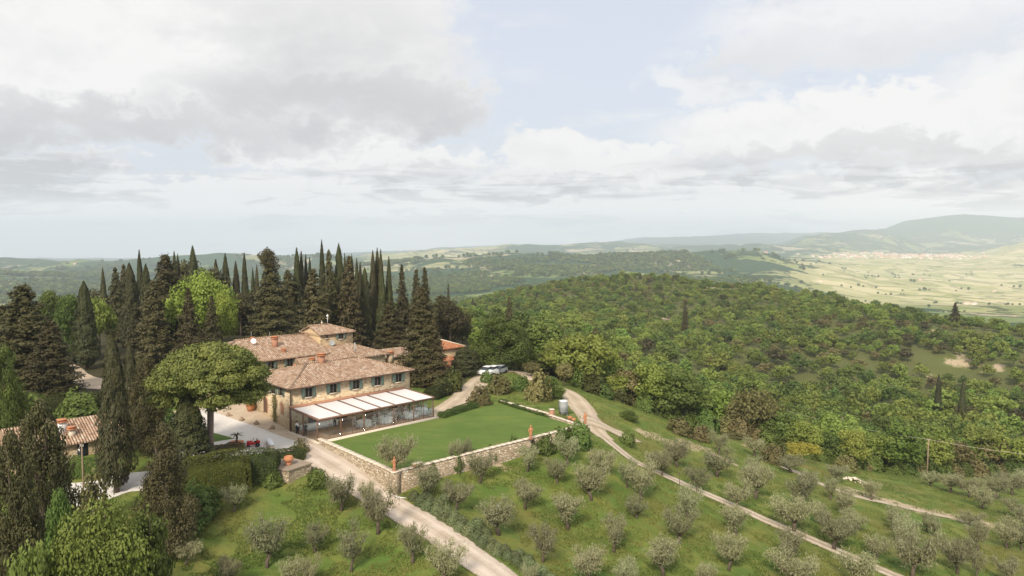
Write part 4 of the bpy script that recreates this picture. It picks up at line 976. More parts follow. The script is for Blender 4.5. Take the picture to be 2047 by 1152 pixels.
MB().box(-.28, .28, -.28, .28, -1.2, 1.0).build('pier_body', M['brick'], t); MB().box(-.36, .36, -.36, .36, 1.001, 1.1, .04).build('cap', M['coping'], t)
for k, (px, py) in enumerate(((1139, 842), (1147, 846))):
    p = gp(px, py); t = thing('terracotta_pot', ('left', 'right')[k] + ' of two terracotta pots near the end statue', 'pot', p, 0, 'pots near the end statue')
    MB().lathe([(.18, 0), (.28, .35), (.34, .5), (.36, .62), (.3, .62), (.28, .5)], 14).build('pot_body', M['terra'], t, True)

# stone platform with the big jar
pts4 = [Pz(534, 935, .05), Pz(570, 913, .05), Pz(622, 926.5, .05), Pz(577, 941, .05)]
t = thing('stone_platform', 'square stone platform beside the lane carrying a terracotta jar', 'platform', (0, 0, 0)); m = MB()
top = [(p[0], p[1], -.02) for p in pts4]; bot = [(p[0], p[1], -3.2) for p in pts4]
for i in range(4): j = (i + 1) % 4; m.poly([bot[i], bot[j], top[j], top[i]], True)
m.build('masonry', M['wallstone'], t); cx_ = sum(np.array(p) for p in pts4) / 4
m = MB(); q = [cx_ + (p - cx_) * 1.06 for p in pts4]; m.poly([(p[0], p[1], .1) for p in q], True); m.poly([(p[0], p[1], -.0) for p in q])
for i in range(4): j = (i + 1) % 4; m.poly([(q[i][0], q[i][1], 0), (q[j][0], q[j][1], 0), (q[j][0], q[j][1], .1), (q[i][0], q[i][1], .1)], True)
m.build('slab_top', plain('slab', (.3, .24, .18), .9, var=.25, scale=1.5), t)
p = Pz(577, 929, .1); t = thing('terracotta_jar', 'big ribbed terracotta jar standing on the stone platform', 'jar', p); t.scale = (.85, .85, .82)
MB().lathe([(.3, 0), (.42, .12), (.36, .2), (.34, .35), (.42, .42), (.62, .62), (.66, .85), (.58, 1.02), (.5, 1.06), (.54, 1.14), (.45, 1.16), (.4, 1.0)], 20).build('jar_body', M['terra'], t, True)
# low L-shaped stone bench on the piazza
p = gp(540, 893); t = thing('stone_bench', 'low whitewashed stone wall seat on the gravel piazza', 'bench', p, HA - 1.9)
MB().box(-1.5, 1.5, -.25, .25, -.3, .55).build('seat_wall', M['coping'], t); MB().box(-1.6, 1.6, -.32, .32, .551, .63).build('slab', M['cloth'], t)
# four stone markers
st0 = None
for k, (px, py) in enumerate(((456.5, 832), (483, 841), (513, 848.5), (545, 857.5))):
    p = gp(px, py); nm = ('farthest left', 'second from the left', 'third from the left', 'nearest the farmhouse corner')[k]
    t = thing('stone_bollard', f'small brown stone marker on the gravel edge, {nm}', 'bollard', p, k * 1.3, 'stone markers along the gravel edge')
    m = MB(); m.lathe([(.3, -.05), (.34, .12), (.26, .3), (.2, .34), (.12, .5), (.03, .55)], 9, (0, 0, 0)); m.raw([(a + .3, b * .6, c * .5) for a, b, c in m.V], m.F[:]); m.build('stone', M['wood'], t)
# terracotta pot by the door, planted bowl with small palm
p = gp(501, 822); t = thing('terracotta_pot', 'large terracotta pot with a lemon tree beside the farmhouse side wall', 'pot', p)
MB().lathe([(.36, 0), (.55, .5), (.62, .85), (.7, .95), (.66, 1.05), (.55, .95)], 16).build('pot_body', M['terra'], t, True); lemon_pot = t
p = gp(473, 893); t = thing('terracotta_bowl', 'terracotta bowl with a small palm beside the flower bed', 'bowl', p)
MB().lathe([(.4, 0), (.62, .3), (.85, .5), (.88, .58), (.7, .5)], 16).build('bowl_body', M['terra'], t, True); palm_bowl = t
m = MB(); m.tube([(0, 0, .4), (.05, 0, 1.0), (.02, 0, 1.35)], [.13, .11, .09]); m.build('palm_stem', M['bark'], t)
m = MB(); rr = random.Random(2)
for k in range(34):
    th = k * 2.4; el = rr.uniform(.0, 1.1); L = rr.uniform(.7, .95); c = Vector((math.cos(th), math.sin(th), 0)); sd_ = Vector((-c.y, c.x, 0)) * .07; b = Vector((.02, 0, 1.35)); pr = b
    for s in range(4):
        q = b + c * L * (s + 1) / 4 * math.cos(el * .6) + Vector((0, 0, L * (math.sin(el) * (s + 1) / 4 - .5 * ((s + 1) / 4) ** 2))); m.poly([pr - sd_, pr + sd_, q + sd_ * (1 - s * .25), q - sd_ * (1 - s * .25)]); pr = q
m.build('fronds', M['pine'], t)

# vehicles
def wheel(parent, x, y, r=.3, w=.2):
    m = MB(); prof = [(r * .55, -w / 2), (r * .93, -w / 2), (r, -w / 4), (r, w / 4), (r * .93, w / 2), (r * .55, w / 2)]; m.lathe(prof, 16); o = m.build('tyre', M['rubber'], parent, True); o.rotation_euler = (R(90), 0, 0); o.location = (x, y, r)
    q = MB(); q.lathe([(.03, -w / 2 - .01), (r * .55, -w * .3), (r * .55, w * .3), (.03, w / 2 + .01)], 12); q.build('rim', M['grey'], o)
def car(loc, rz, label, paint, L=4.1, group=None):
    t = thing('parked_car', label, 'car', loc, rz, group); W = .84
    prof = [(-L / 2, .35), (-L / 2, .75), (-L * .44, .9), (-L * .25, .93), (-L * .1, 1.0), (L * .42, 1.0), (L * .48, .9), (L / 2, .7), (L / 2, .35)]
    def extr(pr, w0, w1, name, mat, par):
        m = MB(); n = len(pr); m.poly([(x, -w0(i), z) for i, (x, z) in enumerate(pr)]); m.poly([(x, w0(i), z) for i, (x, z) in enumerate(pr)], True)
        for i in range(n): j = (i + 1) % n; m.poly([(pr[i][0], -w0(i), pr[i][1]), (pr[i][0], w0(i), pr[i][1]), (pr[j][0], w0(j), pr[j][1]), (pr[j][0], -w0(j), pr[j][1])])
        return m.build(name, mat, par)
    body = extr(prof, lambda i: W - (.06 if prof[i][1] > .85 else 0), None, 'body', paint, t)
    cab = [(-L * .22, .95), (-L * .08, 1.38), (L * .1, 1.46), (L * .33, 1.42), (L * .46, 1.0)]
    extr(cab, lambda i: W - .08 if cab[i][1] < 1.1 else W - .2, None, 'windows', M['carglass'], t)
    m = MB(); m.box(-L * .07, L * .33, -W + .19, W - .19, 1.43, 1.5, .04); m.build('roof', paint, t)
    for x in (-L * .31, L * .31):
        for s in (-1, 1): wheel(t, x, s * (W - .08))
    for s in (-1, 1):
        MB().box(-L / 2 - .02, -L / 2 + .1, s * .6 - .15, s * .6 + .15, .62, .76).build('headlight', M['glass'], t); MB().box(L / 2 - .05, L / 2 + .02, s * .62 - .1, s * .62 + .1, .65, .82).build('tail_light', M['red'], t)
    return t
for k, (px, py, rz, nm, mt) in enumerate(((972, 749, 60, 'left of the three cars parked under the broad tree', 'white'), (984, 748, 62, 'white car in the middle of three parked under the broad tree', 'white'), (998, 747, 65, 'right of the three cars parked under the broad tree', 'grey'))):
    p = gp(px, py); car(p + np.array([0, 0, .04]), R(rz), ('pale ' if k != 1 else '') + nm, M[mt], group='cars parked under the broad tree')
p = gp(507, 893); t = thing('garden_tractor', 'small red garden tractor half hidden behind the clipped hedge', 'tractor', p, R(25)); t.scale = (.85, .85, .85)
m = MB(); m.box(-.95, -.1, -.33, .33, .35, .85, .05); m.box(-.1, .8, -.5, .5, .4, .62, .04); m.box(.35, .9, -.52, .52, .62, .8, .06); m.build('body', M['red'], t)
m = MB(); m.box(.1, .5, -.22, .22, .621, .75); m.box(.42, .52, -.22, .22, .75, 1.15, .02); m.build('seat', M['rubber'], t)
m = MB(); m.tube([(-.1, 0, .84), (-.02, 0, 1.1)], .025); m.tube([(.0, .18 * math.sin(a), 1.12 + .12 * math.cos(a)) for a in [i * .63 for i in range(11)]], .018); m.build('steering_wheel', M['rubber'], t)
for x, y, r in ((-.7, .4, .2), (-.7, -.4, .2), (.5, .5, .32), (.5, -.5, .32)): wheel(t, x, y, r, .2)
# metal box by the road
p = gp(1126, 829); t = thing('metal_tank', 'tall grey metal water tank beside the bend of the upper road', 'tank', p, R(20))
m = MB(); m.box(-.5, .5, -.5, .5, .1, 2.0); m.build('tank_body', M['grey'], t); m = MB(); m.box(-.54, .54, -.54, .54, 2.001, 2.08, .05); m.box(-.25, .25, -.25, .25, 2.08, 2.16, .03); m.build('lid', M['white'], t)
m = MB()
for sx in (-1, 1):
    for sy in (-1, 1): m.box(sx * .42 - .06, sx * .42 + .06, sy * .42 - .06, sy * .42 + .06, -.2, .1)
for k in range(3): m.box(-.52, .52, -.52, .52, .5 + k * .6, .55 + k * .6)
m.build('frame', M['grey'], t)
# utility poles and wires
def pole(px, py, h, label, group=None, r=.13):
    p = gp(px, py) if py < 1152 else None; t = thing('utility_pole', label, 'pole', p, R(-20), group)
    MB().tube([(0, 0, -.3), (0, 0, h)], [r, r * .7], 8).build('post', M['wood'], t)
    m = MB(); m.tube([(-.25, 0, h - .25), (.25, 0, h - .25)], .03)
    m.build('crossbar', M['grey'], t)
    for s in (-1, 1): MB().lathe([(.03, 0), (.05, .05), (.02, .1), (.05, .15), (.01, .2)], 8, (s * .2, 0, h - .24)).build('insulator', M['white'], t)
    return p, h
p1, h1_ = pole(1853, 962, 8.1, 'wooden utility pole at the forest edge below the olive grove')
p2, h2_ = pole(167, 985, 5.2, 'thin wooden pole between the cottage and the front shrubs', r=.09)
def wire(name, a, b, sag, label):
    a = Vector(a); b = Vector(b); m = MB(); m.tube([a.lerp(b, s) - Vector((0, 0, sag * 4 * s * (1 - s))) for s in [i / 24 for i in range(25)]], .022, 4); o = m.build(name, M['coping'], None); tag(o, label, 'cable')
q = Pd(2300, 985, 128); wire('power_cable', (p1[0], p1[1], p1[2] + h1_ - .1), (q[0], q[1], g1(q[0], q[1]) + 8), .8, 'pale power cable running from the forest edge pole out to the right')
q = Pd(1545, 855, 190); wire('power_cable', (p1[0], p1[1], p1[2] + h1_ - .1), (q[0], q[1], g1(q[0], q[1]) + 11), .8, 'pale power cable running from the forest edge pole back into the trees')
q = Pd(-60, 1120, 58); wire('power_cable', (p2[0], p2[1], p2[2] + h2_ - .1), (q[0], q[1], 1.0), .8, 'thin cable sagging from the cottage pole across the dark front trees')
# lamp posts in the grove
for px, py, h, lb, cap in ((995.5, 1065, 2.4, 'slim lamp post with a white head among the olives beside the clipped bushes', True), (1358, 974, 1.9, 'thin dark stake beside the orchard track', False)):
    p = gp(px, py); t = thing('garden_lamp' if cap else 'wooden_stake', lb, 'lamp' if cap else 'stake', p)
    MB().tube([(0, 0, -.2), (0, 0, h)], .04).build('post', M['grey'] if cap else M['bark'], t)
    if cap: MB().lathe([(.05, h - .05), (.14, h), (.14, h + .35), (.08, h + .42), (.02, h + .45)], 10).build('lamp_head', M['white'], t)
    else: MB().tube([(0, 0, h), (0, 0, h + .06)], .055).build('cap', M['bark'], t)
# hose by the wall corner
a = gp(782, 978); b = gp(812, 997); m = MB(); a = Vector(a); b = Vector(b)
m.tube([a.lerp(b, s) + Vector((-.5 * math.sin(s * math.pi), -.6 * math.sin(s * math.pi), .06)) for s in [i / 10 for i in range(11)]], .05, 6); tag(m.build('garden_hose', M['white'], None), 'pale garden hose curving on the grass at the wall corner', 'hose')

# ------------------------------------------------------------------ foliage
rs = np.random.RandomState(11)
def unit(v): return v / np.maximum(np.linalg.norm(v, axis=-1, keepdims=True), 1e-9)
def leafcards(C, N, w, l, tint, up=0., jit=.6, fold=.0):
    """one rhombus per centre C, facing roughly N; up > 0 aligns the long axis with +Z"""
    k = len(C); N = unit(N + jit * rs.randn(k, 3) * .6)
    ref = rs.randn(k, 3) * (1 - up) + np.array([0, 0, 1.]) * up * 2
    a = unit(np.cross(N, ref)); b = np.cross(a, N)
    w = np.broadcast_to(np.asarray(w, float), (k,)) * rs.uniform(.7, 1.3, k); l = np.broadcast_to(np.asarray(l, float), (k,)) * rs.uniform(.7, 1.3, k)
    V = np.stack([C - b * l[:, None] / 2, C + a * w[:, None] / 2, C + b * l[:, None] / 2, C - a * w[:, None] / 2], 1).reshape(-1, 3)
    Fq = np.arange(4 * k).reshape(k, 4)
    return V, Fq, tint
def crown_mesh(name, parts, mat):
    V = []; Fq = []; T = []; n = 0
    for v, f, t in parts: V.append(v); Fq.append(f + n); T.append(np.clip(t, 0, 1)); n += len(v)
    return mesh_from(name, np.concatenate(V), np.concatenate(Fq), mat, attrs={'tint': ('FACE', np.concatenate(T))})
def sph(k): return unit(rs.randn(k, 3))
def clumps(cs, rr, per, w, l, mat_t=.5, spread=.35, flat=.8, under=.35, tvar=.5, jit=.6):
    """leaf shells round clump centres cs with radii rr"""
    out = []
    for c, r in zip(cs, rr):
        k = int(per * (r / np.mean(rr)) ** 2); d = sph(k); d[:, 2] = np.where(d[:, 2] < 0, d[:, 2] * (rs.rand(k) > under) + np.abs(d[:, 2]) * 0, d[:, 2]); d = unit(d)
        rad = r * (1 - spread * rs.rand(k) ** 1.5) * (1 + .12 * rs.randn(k)); p = c + d * rad[:, None] * np.array([1, 1, flat])
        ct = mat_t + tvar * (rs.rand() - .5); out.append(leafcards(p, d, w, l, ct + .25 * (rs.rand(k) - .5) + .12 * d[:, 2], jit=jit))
    return out
def broad_crown(name, h=8., w=7.5, mat='broad', nc=26, per=110, leaf=.34, seed=0, base=.25):
    rs.seed(seed); cs = []; rr = []
    for _ in range(nc):
        d = sph(1)[0]; d[2] = abs(d[2]) * 1.6 - .6; d = d / np.linalg.norm(d); q = rs.uniform(.5, .78)
        lob = 1 + .18 * math.sin(3 * math.atan2(d[1], d[0]) + seed)
        cs.append([d[0] * w / 2 * q * lob, d[1] * w / 2 * q * lob, h * (base + (1 - base) * .5) + d[2] * h * (1 - base) * .5 * q]); rr.append(w * rs.uniform(.12, .2))
    cs.append([0, 0, h * .55]); rr.append(w * .3)
    return crown_mesh(name, clumps(np.array(cs), np.array(rr), per, leaf, leaf * 1.25), M[mat])
def mass_crown(name, h, w, mat, nc, per, leaf, seed, shape=.6, low=.06):
    rs.seed(seed); cs = []; rr = []
    for k in range(nc):
        t = (k + rs.rand()) / nc; prof = min(1, .75 + t * 1.5) * (1 - t) ** shape; a = rs.rand() * 6.28; q = rs.uniform(.45, .95) * (1 + .2 * math.sin(2 * a + seed) + .12 * math.sin(5 * a + t * 9))
        cs.append([math.cos(a) * q * prof * w / 2, math.sin(a) * q * prof * w / 2, h * (low + t * (.97 - low))]); rr.append(w * rs.uniform(.08, .15) * (.65 + .5 * (1 - t)))
    return crown_mesh(name, clumps(np.array(cs), np.array(rr), per, leaf, leaf * 1.5, flat=.9, under=.2, tvar=.7), M[mat])
def trunk_mesh(name, h, r, limbs=4, spread=1.5, top=.55, mat='bark', lean=.2, seed=0):
    rr = random.Random(seed); m = MB(); a = rr.uniform(0, 6.3); hf = h * top
    p = [(0, 0, -.5), (lean * .3 * math.cos(a), lean * .3 * math.sin(a), hf * .5), (lean * math.cos(a), lean * math.sin(a), hf)]
    m.tube(p, [r * 1.25, r, r * .75], 7)
    for k in range(limbs):
        th = a + 2 * math.pi * k / max(limbs, 1) + rr.uniform(-.4, .4); q = Vector(p[-1]) - Vector((0, 0, hf * .12 * rr.random())); e = Vector((math.cos(th) * spread * rr.uniform(.6, 1), math.sin(th) * spread * rr.uniform(.6, 1), h * rr.uniform(.75, .95) - q.z * 0))
        e.z = q.z + (h - q.z) * rr.uniform(.55, .85); mid = q.lerp(e, .5) + Vector((math.cos(th), math.sin(th), -.3)) * spread * .12
        m.tube([q, mid, e], [r * .6, r * .42, r * .15], 5)
    return m.mesh(name, M[mat], True)
def olive_crown(name, seed, h=4.2, w=4.4, dens=1.):
    rs.seed(seed); nb = rs.randint(5, 8); cs = []; rr = []
    for k in range(nb):
        th = 2 * math.pi * k / nb + rs.uniform(-.5, .5); R0 = w / 2 * rs.uniform(.45, .8); top = h * rs.uniform(.72, 1.0)
        for j in range(4):
            s = j / 3.; cs.append([math.cos(th) * R0 * (.45 + .6 * s) + rs.randn() * .15, math.sin(th) * R0 * (.45 + .6 * s) + rs.randn() * .15, h * .42 + (top - h * .42) * s * .85 + rs.randn() * .12]); rr.append(rs.uniform(.42, .78) * w / 4.4)
    for k in range(4): cs.append([rs.randn() * .5, rs.randn() * .5, h * rs.uniform(.55, .85)]); rr.append(.5 * w / 4.4)
    P1 = clumps(np.array(cs), np.array(rr), int(100 * dens), .075, .27, spread=1.0, flat=1.05, tvar=.4, jit=1.3)
    k = int(650 * dens); i = rs.randint(0, len(cs), k); c = np.array(cs)[i]; d = sph(k); d[:, 2] = np.abs(d[:, 2]) * 1.3; d = unit(d)
    P1.append(leafcards(c + d * (np.array(rr)[i] * rs.uniform(.9, 1.5, k))[:, None], d, .07, .42, .5 + .5 * (rs.rand(k) - .3), up=.7, jit=.8))
    return crown_mesh(name, P1, M['olive']), np.array(cs), nb
def olive_trunk(name, seed, cs, h=4.2):
    rr = random.Random(seed); m = MB(); a = rr.uniform(0, 6.3); f = h * rr.uniform(.2, .3); ln = .25
    top = Vector((ln * math.cos(a), ln * math.sin(a), f)); m.tube([(0, 0, -.4), (0.03, 0, f * .5), top], [.24, .17, .16], 7)
    for c in cs[3::4][:7]:
        e = Vector(c); mid = top.lerp(e, .5) + Vector((e.x * .12, e.y * .12, -.15)); m.tube([top, mid, e], [.1, .065, .025], 5)
        for _ in range(2): q = mid.lerp(e, rr.random()); m.tube([q, q + Vector((rr.uniform(-.6, .6), rr.uniform(-.6, .6), rr.uniform(.2, .6)))], [.03, .01], 4)
    return m.mesh(name, M['bark'], True)
def cypress_crown(name, seed, h=15., w=2.6, n=4200, mat='cypress', tipp=.85, low=.03, lumps=.22, sz=1.):
    rs.seed(seed); t = rs.rand(n) ** .85; th = rs.uniform(0, 2 * math.pi, n)
    prof = np.minimum(1, (t / .22 + .25)) ** .7 * (1 - t) ** tipp * 1.25; prof = np.minimum(prof, 1)
    lump = 1 + lumps * (vnoise(th * 1.6 + seed, t * 14) + vnoise(th * 3 + 9, t * 30 + seed) - 1)
    r = w / 2 * prof * lump * (1 - .3 * rs.rand(n) ** 2); z = h * (low + t * (1 - low))
    C = np.stack([r * np.cos(th), r * np.sin(th), z], 1); N = np.stack([np.cos(th), np.sin(th), .35 + 0 * th], 1)
    tint = .45 + .5 * (vnoise(th * 2 + 3, t * 20 + seed) - .5) + .3 * (rs.rand(n) - .5)
    P1 = [leafcards(C, N, .2 * sz, .62 * sz, tint, up=.9, jit=.55)]
    k = 40; P1.append(leafcards(np.stack([rs.randn(k) * .05, rs.randn(k) * .05, h * (.96 + .05 * rs.rand(k))], 1), sph(k), .12 * sz, .6 * sz, .5 + 0 * rs.rand(k), up=1))
    return crown_mesh(name, P1, M[mat])
def conifer_crown(name, seed, h=16., w=7., mat='brown', layers=26, per=9, leaf=.3, low=.08, shape=.8, droop=.25, dens=14, topw=.0, tw=.5):
    """whorls of drooping boughs carrying flat sprays"""
    rs.seed(seed); C = []; N = []; T = []
    for i in range(layers):
        t = (i + rs.rand() * .6) / layers; z = h * (low + (1 - low) * t); L0 = w / 2 * max((1 - t) ** shape, topw * (1 if t < .93 else .5)) * min(1, .72 + t * 2.2)
        nb = max(4, int(per * (.55 + .6 * (1 - t)))); a0 = rs.rand() * 6.3
        for k in range(nb):
            th = a0 + 2 * math.pi * k / nb + rs.uniform(-.3, .3); L = L0 * rs.uniform(.6, 1.2) * (1 + .3 * math.sin(th * 2 + seed) * math.sin(i * .9 + seed)) + .25; m_ = int(dens * (.4 + L)); s = rs.rand(m_) ** .6
            side = rs.randn(m_) * .16 * L * (1.2 - s * .5); x = s * L
            p = np.stack([math.cos(th) * x - math.sin(th) * side, math.sin(th) * x + math.cos(th) * side, z + L * (.16 * s - droop * s * s) * 1. + rs.randn(m_) * .13 - np.abs(side) * .2], 1)
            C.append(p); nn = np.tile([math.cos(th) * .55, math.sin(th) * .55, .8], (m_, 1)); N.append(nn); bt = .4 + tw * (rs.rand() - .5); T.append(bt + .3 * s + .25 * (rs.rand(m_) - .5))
    C = np.concatenate(C); N = np.concatenate(N); T = np.concatenate(T)
    k = 60; C = np.concatenate([C, np.stack([rs.randn(k) * .08, rs.randn(k) * .08, h * (.9 + .1 * rs.rand(k))], 1)]); N = np.concatenate([N, sph(k)]); T = np.concatenate([T, .5 + 0 * rs.rand(k)])
    return crown_mesh(name, [leafcards(C, N, leaf * .75, leaf * 1.5, T, jit=.7)], M[mat])
def pole_trunk(name, h, r, mat='bark'):
    return MB().tube([(0, 0, -.6), (0, 0, h * .5), (0, 0, h * .95)], [r * 1.2, r * .7, r * .12], 7).mesh(name, M[mat], True)
def bush_crown(name, seed, w=1., h=.8, mat='hedge', n=700, leaf=.1, lump=.2):
    rs.seed(seed); d = sph(n); d[:, 2] = np.abs(d[:, 2]); th = np.arctan2(d[:, 1], d[:, 0])
    r = 1 + lump * (vnoise(th * 2 + seed, d[:, 2] * 4) - .5) * 2; p = d * r[:, None] * np.array([w / 2, w / 2, h]) * (1 - .2 * rs.rand(n)[:, None] ** 2)
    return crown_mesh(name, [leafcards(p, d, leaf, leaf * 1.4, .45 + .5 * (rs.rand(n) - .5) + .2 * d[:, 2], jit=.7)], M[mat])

PROTO = {}
def proto(key, crown, trunk): PROTO.setdefault(key, []).append((crown, trunk))
for s in range(4):
    proto('broad', broad_crown('crown', 8, 7.6, 'broad', 28, 105, .36, 20 + s, .1), trunk_mesh('trunk', 8, .22, seed=s))
    proto('deep', broad_crown('crown', 8, 7.6, 'deep', 28, 105, .36, 40 + s, .1), trunk_mesh('trunk', 8, .22, seed=s + 9))
for s in range(3):
    proto('bright', broad_crown('crown', 8, 7.8, 'bright', 30, 120, .33, 60 + s), trunk_mesh('trunk', 8, .25, seed=s + 5))
    proto('fresh', broad_crown('crown', 8, 7.8, 'fresh', 30, 120, .33, 64 + s, .1), trunk_mesh('trunk', 8, .25, seed=s + 6))
    proto('scrub', broad_crown('crown', 5, 6, 'scrub', 22, 80, .26, 70 + s), trunk_mesh('trunk', 5, .15, seed=s + 2))
    proto('brownround', broad_crown('crown', 8, 8, 'brown', 26, 120, .3, 80 + s), trunk_mesh('trunk', 8, .22, seed=s + 3))
for s in range(2): proto('biggreen', mass_crown('crown', 10, 10, 'deep', 110, 150, .22, 90 + s, .4, .14), trunk_mesh('trunk', 10, .35, seed=s))
for s in range(2): proto('bigolive', broad_crown('crown', 10, 10, 'leafyolive', 80, 230, .2, 97 + s, .0), trunk_mesh('trunk', 10, .35, seed=s))
for s in range(3): proto('bigbrown', mass_crown('crown', 12, 9, 'brown', 150, 150, .17, 230 + s), trunk_mesh('trunk', 12, .35, seed=s))
for s in range(2): proto('bigbright', broad_crown('crown', 10, 10, 'bright', 60, 190, .27, 95 + s, .12), trunk_mesh('trunk', 10, .35, seed=s))
for s in range(5): proto('cypress', cypress_crown('crown', s + 1, 15, 2.6, tipp=.66), pole_trunk('trunk', 15, .18))
for s in range(3): proto('cypressbig', cypress_crown('crown', s + 31, 15, 3.2, 13000, 'cypress', .62, .05, .4, .6), pole_trunk('trunk', 15, .25))
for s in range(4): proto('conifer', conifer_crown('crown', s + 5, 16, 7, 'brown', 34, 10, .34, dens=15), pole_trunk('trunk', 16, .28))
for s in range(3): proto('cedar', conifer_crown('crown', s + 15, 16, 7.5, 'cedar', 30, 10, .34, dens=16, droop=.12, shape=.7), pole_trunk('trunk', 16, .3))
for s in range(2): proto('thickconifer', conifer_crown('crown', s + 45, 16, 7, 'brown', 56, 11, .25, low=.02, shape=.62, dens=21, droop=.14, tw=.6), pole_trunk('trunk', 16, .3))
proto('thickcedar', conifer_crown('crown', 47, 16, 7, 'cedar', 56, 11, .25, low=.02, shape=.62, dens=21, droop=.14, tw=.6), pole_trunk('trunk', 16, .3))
for s in range(7):
    c, cs, nb = olive_crown('crown', 100 + s); proto('olive', c, olive_trunk('trunk', s, cs))
for s in range(3): proto('santolina', bush_crown('crown', 130 + s, 1, .62, 'santolina', 1100, .055, .1), None)
for s in range(3): proto('shrub', bush_crown('crown', 140 + s, 1, .9, 'hedge', 900, .1, .35), None)
for s in range(2): proto('shrubdeep', bush_crown('crown', 150 + s, 1, .9, 'deep', 1200, .085, .4), None)
for s in range(2): proto('shrubscrub', bush_crown('crown', 160 + s, 1, .9, 'scrub', 1000, .09, .4), None)
proto('yellow', broad_crown('crown', 5, 5.6, 'yellow', 30, 110, .2, 170), trunk_mesh('trunk', 5, .12))
NOM = dict(fresh=(8, 7.8), broad=(8, 7.6), deep=(8, 7.6), bright=(8, 7.8), scrub=(5, 6), brownround=(8, 8), biggreen=(10, 10.5), bigbright=(10, 10.5), bigbrown=(12, 9.3), bigolive=(10, 10.5), cypress=(15, 1.9), cypressbig=(15, 2.8), conifer=(16, 7), cedar=(16, 7.5),
           thickconifer=(16, 7), thickcedar=(16, 7), olive=(4.1, 4.2), santolina=(.62, 1), shrub=(.9, 1), shrubdeep=(.9, 1), shrubscrub=(.9, 1), yellow=(5, 5.6))
ROOT = {}
rg = random.Random(77)
def put(kind, name, loc, h, w, label, cat='tree', group=None, variant=None, rz=None):
    vs = PROTO[kind]; i = rg.randrange(len(vs)) if variant is None else variant % len(vs); c, tk = vs[i]; nh, nw = NOM[kind]
    if tk is None:
        o = link(name, c); o.location = tuple(float(x) for x in loc); o.rotation_euler = (0, 0, rg.uniform(0, 6.28)); o.scale = (w / nw, w / nw, h / nh); tag(o, label, cat, group); return o
    t = thing(name, label, cat, loc, rg.uniform(0, 6.28) if rz is None else rz, group); t.scale = (w / nw, w / nw, h / nh)
    link('crown', c, t); link('trunk', tk, t); return t
def at_tree(kind, name, px, top, w_px, d=None, base=None, label='', cat='tree', group=None, variant=None, bx=None, hmin=1.):
    """place by its column, the row of its top, its width in pixels and its distance (or the row of its base)"""
    if d is None: p = gp(bx or px, base); d = p[1]
    q = Pd(px, top, d); x = q[0]; z = g1(x, d); h = max(hmin, q[2] - z); w = w_px / F * d
    return put(kind, name, (x, d, z - .05), h, w, label, cat, group, variant)
def side(px): return 'left of' if px < 1023 else 'right of'

